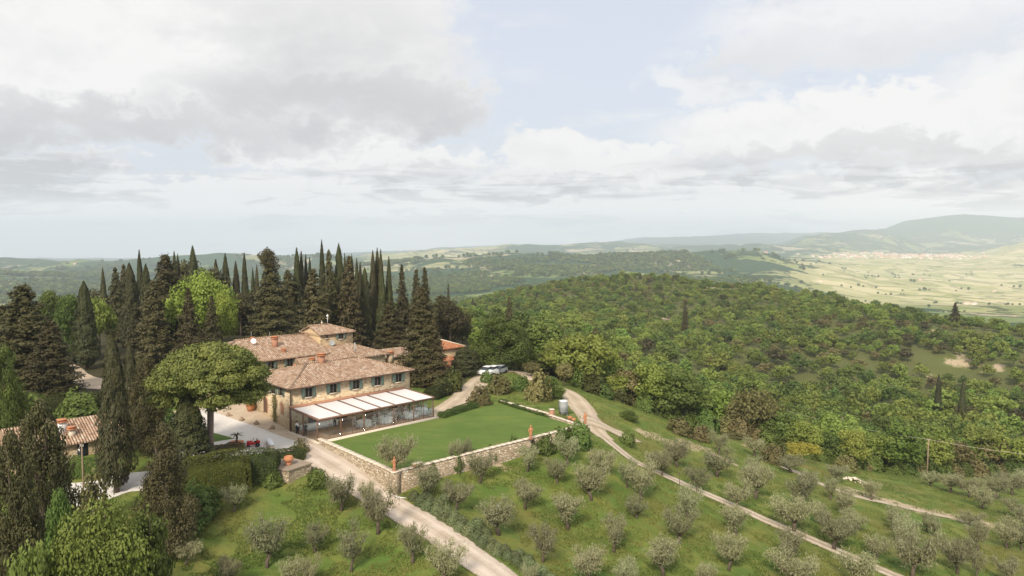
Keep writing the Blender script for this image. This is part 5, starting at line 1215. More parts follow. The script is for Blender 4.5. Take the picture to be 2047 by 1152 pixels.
# ---- the grove behind the house: (kind, px, top row, width px, distance, label)
GROVE = [
 ('thickconifer', 45, 569, 150, 112, 'tall broad dark spruce at the left edge of the photo'),
 ('thickconifer', 100, 640, 110, 108, 'dark drooping conifer right of the broad left edge spruce'),
 ('thickconifer', 5, 610, 80, 118, 'dark conifer cut by the left edge of the photo'),
 ('cypressbig', 167, 563, 40, 135, 'thick dark cypress beside the curving park path'),
 ('cypress', 205, 537, 12, 190, 'small lone cypress spire left of the brown grove'),
 ('conifer', 230, 534, 52, 168, 'brown spruce at the left end of the grove'),
 ('conifer', 247, 528, 46, 176, 'brown spruce with a thin top behind the left end of the grove'),
 ('cypressbig', 258, 527, 38, 150, 'dense upright cypress in front of the left brown spruces'),
 ('cypress', 278, 502, 14, 175, 'needle thin cypress rising above the left brown spruces'),
 ('cypress', 291, 530, 26, 162, 'dark cypress between the thin spire and the big brown conifer'),
 ('thickconifer', 330, 509, 100, 150, 'very wide brown conifer left of the bright green tree'),
 ('conifer', 305, 560, 80, 140, 'brown conifer with hanging boughs below the thin cypress'),
 ('conifer', 375, 575, 60, 140, 'dark spiky conifer in front of the bright green tree, left one'),
 ('conifer', 422, 590, 50, 140, 'dark spiky conifer in front of the bright green tree, right one'),
 ('cypress', 348, 505, 14, 180, 'slim cypress just right of the wide brown conifer top, left of a pair'),
 ('cypress', 355, 510, 12, 182, 'slim cypress just right of the wide brown conifer top, right of a pair'),
 ('cypress', 385, 494, 22, 185, 'pointed cypress standing above the bright green tree'),
 ('brownround', 380, 520, 90, 190, 'brown round crowned tree behind the bright green tree'),
 ('brownround', 420, 535, 80, 185, 'brown round crowned tree right behind the bright green tree'),
 ('cypress', 431, 521, 18, 190, 'first of four cypresses in a row right of the bright green tree'),
 ('cypress', 450, 509, 18, 190, 'second of four cypresses in a row right of the bright green tree'),
 ('cypress', 471, 524, 15, 190, 'third of four cypresses in a row right of the bright green tree'),
 ('cypress', 488, 508, 13, 190, 'fourth of four cypresses in a row right of the bright green tree'),
 ('conifer', 450, 560, 60, 178, 'dark brown conifer below the row of four cypresses'),
 ('brownround', 480, 585, 60, 172, 'brown shaggy tree left of the bulb topped cedar'),
 ('cypress', 505, 537, 9, 185, 'short thin cypress left of the bulb topped cedar, left of two'),
 ('cypress', 513, 531, 10, 185, 'short thin cypress left of the bulb topped cedar, right of two'),
 ('thickconifer', 540, 522, 95, 150, 'broad dark cedar with a bulging rounded top'),
 ('thickconifer', 575, 540, 60, 168, 'dark brown conifer right of the bulb topped cedar'),
 ('cypress', 593, 498, 18, 170, 'tallest of the four tight cypresses right of the bulb topped cedar'),
 ('cypress', 602, 505, 13, 172, 'second of the four tight cypresses right of the bulb topped cedar'),
 ('cypress', 611, 511, 11, 174, 'third of the four tight cypresses right of the bulb topped cedar'),
 ('cypress', 619, 516, 11, 174, 'shortest of the four tight cypresses right of the bulb topped cedar'),
 ('cedar', 626, 538, 84, 139, 'layered light brown cedar directly behind the farmhouse roof'),
 ('cypress', 643, 483, 14, 165, 'tallest needle thin cypress of the whole grove'),
 ('conifer', 657, 499, 46, 157, 'pointed brown fir right beside the tallest thin cypress'),
 ('cypressbig', 677, 488, 26, 160, 'tall rough topped cypress behind the tower roof'),
 ('cedar', 665, 545, 70, 146, 'olive brown fir behind the tower roof, left one'),
 ('cedar', 697, 512, 66, 145, 'olive brown fir behind the tower roof, right one'),
 ('cypress', 689, 509, 10, 172, 'thin spire left of the right olive brown fir top'),
 ('cypress', 703, 511, 12, 172, 'thin spire right of the right olive brown fir top'),
 ('cypress', 713, 518, 11, 170, 'thin spire two steps right of the olive brown fir'),
 ('cypress', 720, 526, 12, 165, 'thin spire left of the gap behind the tower'),
 ('cypressbig', 729, 536, 26, 150, 'dark cypress right of the tower roof'),
 ('cypress', 745, 504, 17, 155, 'left of the three tallest dark cypresses right of the tower'),
 ('cypress', 754, 499, 17, 157, 'middle of the three tallest dark cypresses right of the tower'),
 ('cypress', 761, 502, 15, 156, 'right of the three tallest dark cypresses right of the tower'),
 ('cypressbig', 763, 545, 24, 146, 'lighter cypress standing in front of the three tall dark ones'),
 ('cypress', 777, 516, 15, 158, 'separate dark cypress between the tall trio and the fir'),
 ('conifer', 803, 529, 42, 152, 'brown fir left of the twin pointed firs'),
 ('conifer', 832, 537, 46, 152, 'left of the twin pointed brown firs'),
 ('conifer', 849, 535, 46, 156, 'right of the twin pointed brown firs'),
 ('thickconifer', 780, 600, 70, 145, 'dark brown conifer filling the gap right of the tower'),
 ('thickcedar', 842, 574, 92, 127, 'big shaggy brown conifer in front of the rear barn'),
 ('thickcedar', 865, 640, 66, 126, 'lower right limbed brown conifer beside the big shaggy one'),
 ('conifer', 896, 568, 16, 215, 'small dark spire among the bright trees'),
 ('brownround', 900, 600, 70, 165, 'brown leaved tree above the orange roof'),
 ('thickconifer', 880, 590, 60, 170, 'dark brown tree behind the big shaggy conifer'),
 ('brownround', 925, 620, 50, 170, 'brown leaved tree right above the orange roof'),
 ('cypressbig', 925, 694, 46, 136, 'very dark round topped cypress in front of the orange roofed house'),
 ('cypressbig', 945, 700, 34, 140, 'dark cypress beside the broad green tree'),
 ('conifer', 1018, 592, 34, 235, 'brown spire standing alone above the green wood'),
]
for g in GROVE:
    kind, px, top, w, d, lb = g
    at_tree(kind, {'cypress': 'cypress_tree', 'cypressbig': 'cypress_tree', 'brownround': 'brown_tree', 'cedar': 'cedar_tree', 'thickcedar': 'cedar_tree'}.get(kind, 'conifer_tree'), px, top, w, d, label=lb, group='grove behind the farmhouse')
for k in range(26):
    px = 190 + k * 28 + rg.uniform(-10, 10); d = rg.uniform(172, 205)
    if 330 < px < 470: d += 15
    at_tree('thickconifer' if k % 3 else 'brownround', 'conifer_tree' if k % 3 else 'brown_tree', px, rg.uniform(575, 612), rg.uniform(55, 80), d, label=('dark conifer' if k % 3 else 'brown leaved tree') + ' in the shaded back rows of the grove', group='shaded back rows of the grove' + ('' if k % 3 else ', leafy'))
# bulb on top of the dark cedar
t = [o for o in COL.objects if o.get('label', '').startswith('broad dark cedar')][0]
zt_ = Pd(535, 488, 150)[2]; rs.seed(5); c = broad_crown('crown', 8, 7, 'cedar', 26, 110, .28, 201, .0)
o = link('crown', c, t); sx, sz_ = t.scale[0], t.scale[2]; q = Pd(535, 545, 150); lp = Matrix.Rotation(-t.rotation_euler[2], 4, 'Z') @ Vector((q[0] - t.location.x, 0, 0))
o.location = (lp.x / sx, lp.y / sx, (q[2] - t.location.z - 1.2) / sz_); o.scale = (4.6 / 7 / sx, 4.6 / 7 / sx, 6.6 / 8 / sz_)
OTHERS = [
 ('bigbright', 'broadleaf_tree', 402, 541, 135, 150, 'very bright green round tree in the middle of the brown grove'),
 ('bigbright', 'broadleaf_tree', 440, 580, 70, 146, 'bright green lower right bough tree of the brown grove'),
 ('biggreen', 'broadleaf_tree', 100, 583, 85, 150, 'green tree behind the left edge spruce, left of three'),
 ('biggreen', 'broadleaf_tree', 140, 590, 85, 142, 'green tree behind the left edge spruce, middle of three'),
 ('broad', 'broadleaf_tree', 195, 578, 60, 152, 'green tree between the path cypress and the brown spruces'),
 ('biggreen', 'broadleaf_tree', 8, 700, 90, 86, 'green round tree cut by the left edge below the dark conifers'),
 ('biggreen', 'broadleaf_tree', 1000, 634, 135, 146, 'broad deep green tree standing over the parked cars'),
 ('biggreen', 'broadleaf_tree', 1038, 655, 70, 150, 'lower deep green tree right beside the broad one over the parked cars'),
 ('broad', 'broadleaf_tree', 965, 655, 60, 150, 'green tree right of the orange roofed house'),
 ('brownround', 'brown_tree', 1066, 643, 52, 165, 'pinkish brown tree right behind the broad green tree'),
 ('scrub', 'pine_tree', 1100, 662, 70, 158, 'yellow green pine right of the pinkish brown tree'),
 ('cedar', 'cedar_tree', 1190, 655, 70, 185, 'layered grey green cedar at the edge of the wood'),
 ('deep', 'broadleaf_tree', 1090, 700, 90, 152, 'dark green tree beyond the upper road bend'),
 ('scrub', 'pine_tree', 1130, 690, 70, 150, 'brownish pine beyond the upper road'),
 ('broad', 'broadleaf_tree', 1210, 700, 100, 158, 'big light green tree at the wood edge above the road'),
 ('broad', 'broadleaf_tree', 1232, 740, 90, 146, 'light green tree nearest the side road'),
 ('deep', 'broadleaf_tree', 1290, 745, 90, 150, 'dark green tree at the wood edge right of the side road'),
 ('broad', 'broadleaf_tree', 1345, 745, 100, 155, 'full green tree left of the olive brown round pine'),
 ('scrub', 'round_tree', 1508, 776, 112, 148, 'big olive brown round tree at the wood edge above the grove'),
 ('scrub', 'round_tree', 1470, 800, 60, 148, 'smaller olive brown tree leaning beside the big round one'),
 ('deep', 'broadleaf_tree', 1570, 815, 80, 146, 'dark green tree right of the big olive brown round tree'),
 ('cypress', 'cypress_tree', 1877, 750, 13, 232, 'left of two lone cypresses in the right hand wood'),
 ('cypress', 'cypress_tree', 1926, 760, 14, 215, 'right of two lone cypresses in the right hand wood'),
 ('yellow', 'flowering_shrub', 1600, 884, 72, 131, 'yellow flowering shrub beside the upper terrace path'),
 ('biggreen', 'broadleaf_tree', 1256, 820, 55, 124, 'solitary fresh green tree beside the side road'),
 ('scrub', 'pine_tree', 1062, 722, 40, 140, 'small pine with a bare trunk inside the road bend'),
 ('scrub', 'pine_tree', 1128, 725, 46, 135, 'small pine by the outer edge of the road bend'),
 ('biggreen', 'broadleaf_tree', 1097, 753, 74, 122, 'dense green tree beside the metal tank'),
 ('cedar', 'cedar_tree', 1650, 640, 18, 520, 'lone dark tree on the far wooded ridge'),
 ('conifer', 'pine_tree', 1910, 605, 26, 430, 'lone umbrella like pine on the right end of the ridge'),
 ('deep', 'dark_tree', 1680, 590, 26, 470, 'rounded dark oak high on the wooded ridge'),
 ('thickconifer', 'conifer_tree', 1370, 600, 18, 400, 'dark clump of cypress in the middle of the wooded slope'),
 ('scrub', 'brown_tree', 1465, 895, 60, 139, 'brownish bush beside the terrace path'),
]
for kind, nm, px, top, w, d, lb in OTHERS: at_tree(kind, nm, px, top, w, d, label=lb)
# foreground left
FRONT = [
 ('cypressbig', 'cypress_tree', 222, 668, 58, None, 985, 'tall shaggy cypress rising in front of the cottage'),
 ('cypressbig', 'cypress_tree', 258, 683, 32, 92, None, 'slimmer cypress just behind the tall shaggy one'),
 ('bigbrown', 'conifer_tree', 292, 712, 100, 86, None, 'brown green conifer between the cypress and the umbrella pine'),
 ('cypressbig', 'cypress_tree', 373, 788, 78, 80, None, 'very dark blunt cypress under the umbrella pine'),
 ('bigbrown', 'conifer_tree', 325, 846, 145, 66, None, 'brown feathery conifer in the left foreground'),
 ('bigbrown', 'brown_tree', 78, 800, 165, 60, None, 'big dark brown conifer in the lower left corner'),
 ('bigbrown', 'brown_tree', 20, 860, 140, 55, None, 'dark conifer at the very lower left edge'),
 ('bigolive', 'broadleaf_tree', 195, 985, 215, 50, None, 'yellow green leafy bush tree at the lower left'),
 ('biggreen', 'broadleaf_tree', 118, 985, 90, 52, None, 'fresh green leafy shrub left of the yellow green bush tree'),
 ('deep', 'broadleaf_tree', 290, 1010, 110, 55, None, 'dark green bush tree right of the yellow green one'),
 ('deep', 'broadleaf_tree', 60, 1070, 110, 47, None, 'dark green bush in the bottom left corner'),
 ('shrubscrub', 'shrub', 183, 952, 60, 70, None, 'brownish low shrub beside the thin wooden pole'),
]
for kind, nm, px, top, w, d, base, lb in FRONT: at_tree(kind, nm, px, top, w, d, base, lb, cat='shrub' if nm == 'shrub' else 'tree')
# umbrella pine
def umbrella():
    pb = gp(421, 917); x, y, z = pb; top = Pd(430, 682, y)[2] - z; bot = Pd(430, 812, y)[2] - z; cxx = Pd(420, 740, y)[0] - x; wid = 225 / F * y
    t = thing('umbrella_pine', 'wide umbrella pine with a rounded flat crown in front of the farmhouse', 'tree', pb); rs.seed(3); cs = []; rr = []
    for k in range(220):
        a = rs.rand() * 6.28; q = math.sqrt(rs.rand()) * .93; th = math.sqrt(max(0, 1 - q * q)); zz = bot + .5 + (top - bot - 1.1) * (th * .95 if k % 3 else th * rs.rand() * .8) - (q ** 2) * .2
        cs.append([cxx + math.cos(a) * q * wid / 2, math.sin(a) * q * wid / 2, zz]); rr.append(rs.uniform(.8, 1.35))
    c = crown_mesh('crown', clumps(np.array(cs), np.array(rr), 420, .17, .34, spread=.5, flat=.7, under=.6, tvar=.75), M['pine']); link('crown', c, t)
    m = MB(); hf = bot - .3; m.tube([(0, 0, -.5), (.05, 0, hf * .5), (.15, 0, hf)], [.42, .36, .36], 9)
    for k in range(9):
        a = k * 2.4; e = Vector((cxx + math.cos(a) * wid * .3, math.sin(a) * wid * .3, bot + (top - bot) * .45)); s = Vector((.15, 0, hf - .1 * k * .3)); m.tube([s, s.lerp(e, .5) + Vector((0, 0, -.3)), e], [.2, .13, .05], 6)
    m.build('trunk', M['pinebark'], t, True)
umbrella()
# hedges
def hedge(name, label, pth, w, h, mat='hedge', rnd=.35, n=230, leaf=.1, pxpts=True):
    q = [gp(*p) for p in pth] if pxpts else [np.array(p) for p in pth]; z0 = min(p[2] for p in q) - .1; o0 = q[0]; rs.seed(len(label)); Pp = []; Nn = []; core = []
    for a, b in zip(q[:-1], q[1:]):
        L = np.linalg.norm((b - a)[:2]); t = (b - a)[:2] / L; nn = np.array([-t[1], t[0]]); k = int(n * (L * (w + 2 * h) + 2 * w * h)); s = rs.rand(k) * (L + w) - w / 2
        c = rs.rand(k) * (w + 2 * h); off = np.clip(c - h, 0, w) - w / 2; zz = np.where(c < h, c, np.where(c > h + w, w + 2 * h - c, h)); e = rs.rand(k) < (2 * w * h) / (L * (w + 2 * h) + 2 * w * h)
        s = np.where(e, np.where(rs.rand(k) < .5, -w / 2, L + w / 2), s); off = np.where(e, (rs.rand(k) - .5) * w, off); zz = np.where(e, rs.rand(k) * h, zz)
        N_ = np.stack([np.where(e, np.sign(s), 0) * t[0] + np.where(np.abs(off) > w / 2 - .01, np.sign(off), 0) * nn[0], np.where(e, np.sign(s), 0) * t[1] + np.where(np.abs(off) > w / 2 - .01, np.sign(off), 0) * nn[1], np.where(zz > h - .02, 1., .15)], 1)
        ed = np.maximum(0, (np.abs(off) / (w / 2) + zz / h - 2 + rnd) / rnd); ee = np.maximum(0, (np.maximum(-s, s - L) / (w / 2) + zz / h - 2 + rnd) / rnd)
        zz = zz - ed ** 2 * rnd * .5 * h * .6 - np.clip(ee, 0, 1) ** 2 * rnd * .3 * h; off = off * (1 - .25 * np.clip(ed, 0, 1))
        bx = a[0] + t[0] * s + nn[0] * off; by = a[1] + t[1] * s + nn[1] * off; lm = .2 * (vnoise(bx * 1.3, by * 1.3 + zz) - .5) * 2
        bz = a[2] + (b[2] - a[2]) * np.clip(s / L, 0, 1) + zz + lm
        Cc_ = []
        for s0, s1, o_, z0_, z1_ in ((-w * .4, L + w * .4, -w * .4, 0, h * .66), (-w * .4, L + w * .4, w * .4, 0, h * .66)): Cc_.append([(s0, o_, z0_), (s1, o_, z0_), (s1, o_, z1_), (s0, o_, z1_)])
        Cc_.append([(-w * .4, -w * .4, h * .66), (L + w * .4, -w * .4, h * .66), (L + w * .4, w * .4, h * .66), (-w * .4, w * .4, h * .66)])
        for s0 in (-w * .4, L + w * .4): Cc_.append([(s0, -w * .4, 0), (s0, w * .4, 0), (s0, w * .4, h * .66), (s0, -w * .4, h * .66)])
        for qd in Cc_: core.append([(a[0] + t[0] * s_ + nn[0] * o_ - o0[0], a[1] + t[1] * s_ + nn[1] * o_ - o0[1], a[2] + (b[2] - a[2]) * min(max(s_ / L, 0), 1) + z_ - o0[2]) for s_, o_, z_ in qd])
        Pp.append(np.stack([bx - o0[0], by - o0[1], bz - o0[2]], 1)); Nn.append(N_)
    Pp = np.concatenate(Pp) + rs.randn(sum(map(len, Nn)), 3) * .035; Nn = np.concatenate(Nn)
    tt = .4 + .5 * (vnoise(Pp[:, 0] * 1.5 + 50, Pp[:, 1] * 1.5 + Pp[:, 2] + 50) - .5) + .35 * (rs.rand(len(Pp)) - .5)
    o = link(name, crown_mesh(name, [leafcards(Pp, Nn, leaf, leaf * 1.3, tt, jit=.8), (np.array(core).reshape(-1, 3), np.arange(len(core) * 4).reshape(-1, 4), np.full(len(core), .05))], M[mat])); o.location = tuple(float(v) for v in o0); tag(o, label, 'hedge'); return o
hedge('clipped_hedge', 'tall rounded clipped hedge right of the brown feathery conifer', [(405, 990), (452, 978)], 4.2, 4.1, 'leafyolive', rnd=.75)
hedge('clipped_hedge', 'clipped hedge between the piazza and the stone platform', [(474, 957), (524, 957)], 3.4, 3.2, rnd=.55)
hedge('clipped_hedge', 'low hedge wing reaching from the piazza edge to the stone platform', [(545, 925), (592, 918)], 1.8, 1.3)
hedge('clipped_hedge', 'yellowish clipped hedge behind the cottage roof', [(80, 822), (195, 818)], 3, 2.4)
hedge('clipped_hedge', 'dark clipped hedge in front of the cottage wall', [(125, 952), (205, 950)], 1.8, 2.0, 'deep')
hedge('flower_hedge', 'low border of lavender and shrubs along the far side of the lawn', [(888, 834), (945, 815)], 1.4, .7, 'deep')
hedge('flower_hedge', 'planted border along the right edge of the lawn', [(1004, 806), (1080, 832), (1150, 852)], .9, .45, 'shrub' if 'shrub' in M else 'deep')
hedge('flower_bed', 'reddish flower bed with low shrubs beside the umbrella pine trunk', [(430, 905), (470, 898)], 1.8, .7, 'scrub')
hedge('clipped_hedge', 'rounded green hedge between the farmhouse and the upper road', [(868, 796), (885, 788), (905, 775)], 2.6, 1.7)
# shrubs: (kind, px, base, width px, height factor, label)
SH = [('shrubdeep', 392, 1035, 84, .75, 'broad dark bush at the foot of the brown feathery conifer'), ('shrubdeep', 350, 1075, 90, .7, 'broad dark bush between the leafy bush tree and the hedge'), ('shrubdeep', 545, 972, 34, .8, 'dark green shrub at the foot of the stone platform, left side'), ('shrubdeep', 634, 972, 40, .8, 'dark green shrub beside the lane at the platform corner'),
 ('shrubscrub', 602, 904, 28, .9, 'silvery potted shrub behind the terracotta jar'), ('shrub', 905, 782, 36, 1.2, 'round green shrub beside the ochre house'), ('shrub', 880, 790, 40, .9, 'round green shrub next to the big conifer'),
 ('shrubscrub', 958, 808, 44, .8, 'pale green feathery shrub at the far lawn corner'), ('shrubscrub', 1000, 786, 46, .8, 'grey green shrub inside the road bend'), ('shrubdeep', 975, 765, 26, .8, 'dark shrub beside the parked cars'),
 ('shrubdeep', 1040, 780, 36, .7, 'dark shrub on the bank inside the road bend'), ('shrubscrub', 1075, 800, 50, 1.1, 'pale olive like shrub left of the dense green tree'), ('shrubdeep', 1160, 895, 44, 1.1, 'dark green shrub climbing the end of the stone wall'),
 ('shrubdeep', 1028, 905, 18, 1.8, 'dark ivy shrub against the stone wall'), ('shrubdeep', 912, 942, 26, 1.3, 'dark shrub at the foot of the stone wall'), ('shrubdeep', 1090, 905, 40, .8, 'low green shrub growing against the wall below the middle statue'),
 ('shrubdeep', 1255, 890, 30, .9, 'dark shrub at the start of the orchard track'), ('shrubscrub', 1400, 880, 40, .7, 'dry brown shrub at the wood edge above the grove'), ('shrubscrub', 1545, 925, 46, .8, 'leafless brown shrub beside the terrace path'),
 ('shrubscrub', 1360, 868, 50, .6, 'dry brown bush in front of the wood'), ('shrubscrub', 1690, 942, 44, .7, 'grey brown bush left of the stone heap'), ('shrubscrub', 1560, 880, 40, .6, 'brown thicket beside the dark green tree'),
 ('shrubdeep', 860, 962, 30, 1., 'dark shrub at the wall foot nearest the corner statue'), ('shrub', 945, 936, 26, 1.1, 'dull green shrub at the wall foot between two olives'), ('shrubdeep', 985, 922, 30, .9, 'dark ivy mound against the middle of the grove wall'),
 ('shrub', 1062, 900, 30, .8, 'dull green shrub right under the middle wall statue'), ('shrubdeep', 1120, 884, 34, .8, 'dark shrub against the right part of the grove wall'), ('shrub', 1140, 880, 30, .9, 'dull shrub near the far end of the grove wall'), ('shrubdeep', 20, 815, 80, .8, 'dark shrub below the left edge spruce'), ('shrub', 66, 800, 70, .8, 'dull green shrub behind the cottage, left one'), ('shrubdeep', 112, 797, 60, .8, 'dark shrub behind the cottage beside the path'),
 ('shrubdeep', 158, 836, 70, .7, 'dark spreading shrub just behind the cottage ridge'), ('shrub', 292, 815, 60, .9, 'round shrub between the slim cypress and the umbrella pine'), ('shrubdeep', 318, 850, 56, 1., 'dark shrub under the left side of the umbrella pine crown'), ('shrubdeep', 40, 850, 90, .7, 'broad dark shrub left of the cottage roof'),
 ('shrubscrub', 585, 880, 14, 2.2, 'thin climbing vine at the farmhouse side wall')]
for kind, px, base, w, hf, lb in SH[:-1]:
    p = gp(px, base); ww = w / F * p[1]; put(kind, 'shrub', p, ww * hf, ww, lb, 'shrub')
# climbing vine on side wall
vv = solve_v(551, 0, 800); rs.seed(8); kk_ = 700; zz = rs.rand(kk_) * 3.6; ss_ = rs.randn(kk_) * (.22 + .12 * np.sin(zz * 3)); pw = np.array([H(-.12 - .25 * rs.rand(), vv + s) for s in ss_]); pw[:, 2] = zz + .6
c0 = pw[0].copy(); o = link('climbing_vine', crown_mesh('climbing_vine', [leafcards(pw - c0, np.tile([-.7, -.7, .3], (kk_, 1)), .12, .18, rs.rand(kk_))], M['scrub'])); o.location = tuple(c0); tag(o, 'leafy vine climbing the farmhouse side wall between the arched openings', 'vine')
# lemon tree in the pot and greenery on the tables
o = link('foliage', bush_crown('foliage', 190, 1.6, 1.9, 'deep', 700, .13, .3), lemon_pot); o.location = (0, 0, .9)
for c, off, r in tb:
    o = link('greenery', bush_crown('greenery', 191, r * 3.2, .5, 'olive', 260, .07, .3), c); o.location = (0, 0, .35)

# ---- olives
OL = [(853, 996, 70, 937), (960, 966, 60, 910), (912, 1021, 68, 965), (1055, 943, 55, 895), (1135, 929, 58, 875), (1113, 967, 48, 917), (1050, 1018, 62, 963), (1181, 1000, 75, 933), (1207, 948, 60, 900), (1135, 1057, 80, 988),
 (996, 1070, 90, 1005), (1085, 1124, 70, 1055), (1227, 1104, 62, 1033), (1175, 1165, 85, 1100), (789, 946, 75, 878), (910, 937, 32, 882), (932, 930, 30, 880), (825, 1127, 66, 1050), (890, 1168, 85, 1090),
 (683, 1021, 72, 957), (756, 1067, 84, 985), (534, 1134, 88, 1040), (629, 1105, 60, 1050), (702, 1143, 68, 1058), (468, 1024, 52, 973), (583, 1172, 56, 1122), (620, 1172, 48, 1118), (455, 1178, 50, 1115), (372, 1130, 60, 1085), (735, 1010, 40, 965),
 (1281, 998, 68, 930), (1254, 975, 45, 925), (1272, 1036, 55, 995), (1323, 951, 55, 905), (1306, 940, 40, 902), (1353, 935, 60, 885), (1394, 983, 60, 937), (1373, 1038, 65, 975), (1357, 1086, 68, 1015), (1438, 910, 45, 867), (1433, 953, 78, 905),
 (1472, 1015, 66, 968), (1510, 997, 70, 930), (1471, 1070, 74, 1012), (1509, 913, 50, 878), (1600, 1015, 70, 948), (1587, 1062, 88, 998), (1457, 1140, 70, 1068), (1575, 1127, 76, 1062), (1325, 1150, 92, 1080), (1592, 1172, 95, 1112), (1411, 1178, 46, 1128),
 (1580, 945, 60, 912), (1673, 965, 50, 930), (1660, 1000, 34, 958), (1742, 1000, 47, 962), (1687, 1030, 48, 985), (1700, 1060, 58, 1022), (1667, 1098, 82, 1033), (1787, 1060, 56, 1014), (1811, 1093, 66, 1040), (1852, 1063, 34, 1028), (1866, 1072, 36, 1034),
 (1938, 1050, 48, 1025), (1955, 1102, 52, 1045), (2012, 1096, 60, 1045), (2042, 1100, 45, 1050), (1825, 1155, 96, 1068), (1914, 1148, 66, 1078), (1952, 1155, 38, 1102), (1716, 1172, 92, 1108), (1752, 1117, 62, 1076), (2015, 1168, 62, 1118),
 (1900, 985, 50, 950), (1938, 995, 56, 955), (1962, 1018, 62, 978), (1993, 998, 60, 955), (2024, 990, 60, 948), (2040, 1040, 56, 1005), (2044, 975, 50, 940), (1860, 972, 40, 945), (1250, 1175, 60, 1120), (1060, 1172, 40, 1130), (2065, 1070, 60, 1020), (1505, 955, 44, 915), (1620, 980, 40, 945), (1640, 1050, 44, 1010)]
def zone(px, b):
    if px > 1856 and b < 1045 and b < 1020 + (px - 1900) * .12 and px < 2080 and b < 1042: return 'in the clump by the utility pole'
    lane = np.interp(b, [905, 988, 1095, 1180], [640, 760, 910, 1060])
    if px < lane and not (b < 950): return 'on the grass slope left of the gravel lane'
    track = np.interp(px, [1212, 1360, 1530, 1720, 1900], [878, 965, 1040, 1122, 1200])
    if px < 1212 or b > track + 4: return 'in the upper grove below the wall' if b < 1020 else 'in the lower grove beside the lane'
    return 'between orchard track and terrace path' if b < 1000 else 'beyond the orchard track, lower right'
zs = {}
for o in OL: zs.setdefault(zone(o[0], o[1]), []).append(o)
for z, lst in zs.items():
    lst.sort()
    for k, (px, base, w, top) in enumerate(lst):
        look = 'wide' if w > 72 else 'small' if w < 48 else 'grey'
        bpx = px; p = gp(px, base) if not (px == 789) else Pz(789, 946, -.1)
        q = Pd(px, top, p[1]); h = max(1.6, (q[2] - p[2]) * 1.02); ww = w / F * p[1]
        put('olive', 'olive_tree', p, h, ww * 1.08, f'{look} olive tree, {ORD[k]} from the left {z}', 'olive tree', 'olive trees ' + z.split(',')[0])
# ---- clipped santolina bushes along the lane
ln = resample([gp(*p)[:2] for p in ((822, 1000), (850, 1018), (900, 1050), (960, 1093), (1040, 1138), (1100, 1180))], .2); dl = np.concatenate([[0], np.cumsum(np.linalg.norm(np.diff(ln, axis=0), axis=1))])
tl = np.gradient(ln, axis=0); tl /= np.linalg.norm(tl, axis=1)[:, None]; kk = 0
for row in range(3):
    s = row * .55
    while s < dl[-1] - .5:
        i = np.searchsorted(dl, s); off = np.array([-tl[i][1], tl[i][0]]) * (row * 1.05 + .35 * (rg.random() - .5) + .25); x, y = ln[i] + off * 1
        px, py = proj((x, y, g1(x, y)))
        sz = rg.uniform(.95, 1.25) * (1.0 if s > 9 else 1.3)
        if row < 2 or rg.random() < .45:
            put('santolina', 'clipped_bush', (x, y, g1(x, y) - .06), sz * .74, sz, f'rounded grey green bush, {ORD[min(kk % 48, 48)]} of the {("front", "middle", "back")[row]} row beside the gravel lane', 'bush', 'rounded bushes along the lane'); kk += 1
        s += sz * .92
    kk = 0
# ---- stone heap
hp = gp(1708, 962); rr = random.Random(4); t = thing('stone_heap', 'heap of pale field stones at the edge of the upper meadow', 'stones', hp)
m = MB()
for k in range(70):
    a = rr.uniform(0, 6.3); q = rr.random() ** .7; x, y = math.cos(a) * q * 2.0, math.sin(a) * q * 1.4; s = rr.uniform(.15, .38); z = (1 - q) * .55 + g1(hp[0] + x, hp[1] + y) - hp[2]
    ico = [(0, 0, 1), (.9, 0, .3), (.3, .85, .4), (-.7, .5, .3), (-.7, -.5, .35), (.3, -.85, .3), (0, 0, -.6)]; V = [(x + s * (a_ + rr.uniform(-.2, .2)), y + s * (b_ + rr.uniform(-.2, .2)), z + s * .7 * c_) for a_, b_, c_ in ico]
    m.raw(V, [(0, 1, 2), (0, 2, 3), (0, 3, 4), (0, 4, 5), (0, 5, 1), (6, 2, 1), (6, 3, 2), (6, 4, 3), (6, 5, 4), (6, 1, 5)])
o = m.build('stones', M['coping'], t)

# ------------------------------------------------------------------ the wood
rs.seed(42)
N0 = 60000; ang = np.radians(rs.uniform(-50, 48, N0)); r2 = np.sqrt(rs.uniform(130 ** 2, 1050 ** 2, N0)); fx = np.sin(ang) * r2; fy = np.cos(ang) * r2
# jittered thinning: keep one per cell
cell = 4.7 + 1.0 * (r2 > 330); key = (np.floor(fx / cell).astype(int) * 100003 + np.floor(fy / cell).astype(int)); _, ui = np.unique(key, return_index=True)
fx, fy, r2 = fx[ui], fy[ui], r2[ui]
def mind(x, y, kx, ky):
    return np.min(np.hypot(x[:, None] - kx[None], y[:, None] - ky[None]), axis=1)
extra = []
ok = (wooded(fx, fy) > .5); fx, fy, r2 = fx[ok], fy[ok], r2[ok]; fz = gz(fx, fy)
bare_m = np.max([bare_at(fx, fy, fz + o_) for o_ in (0, 3, 6)], axis=0); ok = (bare_m < .8) & ~((fbm(fx / 24 + 80, fy / 24, 3) > .4) & (fy > 230)); fx, fy, fz, r2 = fx[ok], fy[ok], fz[ok], r2[ok]
ppx, ppy = proj((fx, fy, fz)); hidden_left = (ppx < 880) & (r2 < 245)
ok = (ppx > -700) & ~((ppx < 1010) & (ppy > 700)); fx, fy, fz, r2, ppx, ppy = [a[ok] for a in (fx, fy, fz, r2, ppx, ppy)]
ok = (fy < 820) | (ppx < 900) ; fx, fy, fz, r2, ppx, ppy = [a[ok] for a in (fx, fy, fz, r2, ppx, ppy)]
print('forest candidates', len(fx))
nz1 = fbm(fx / 45, fy / 45, 3); nz2 = fbm(fx / 20 + 40, fy / 20, 2); rn = rs.rand(len(fx))
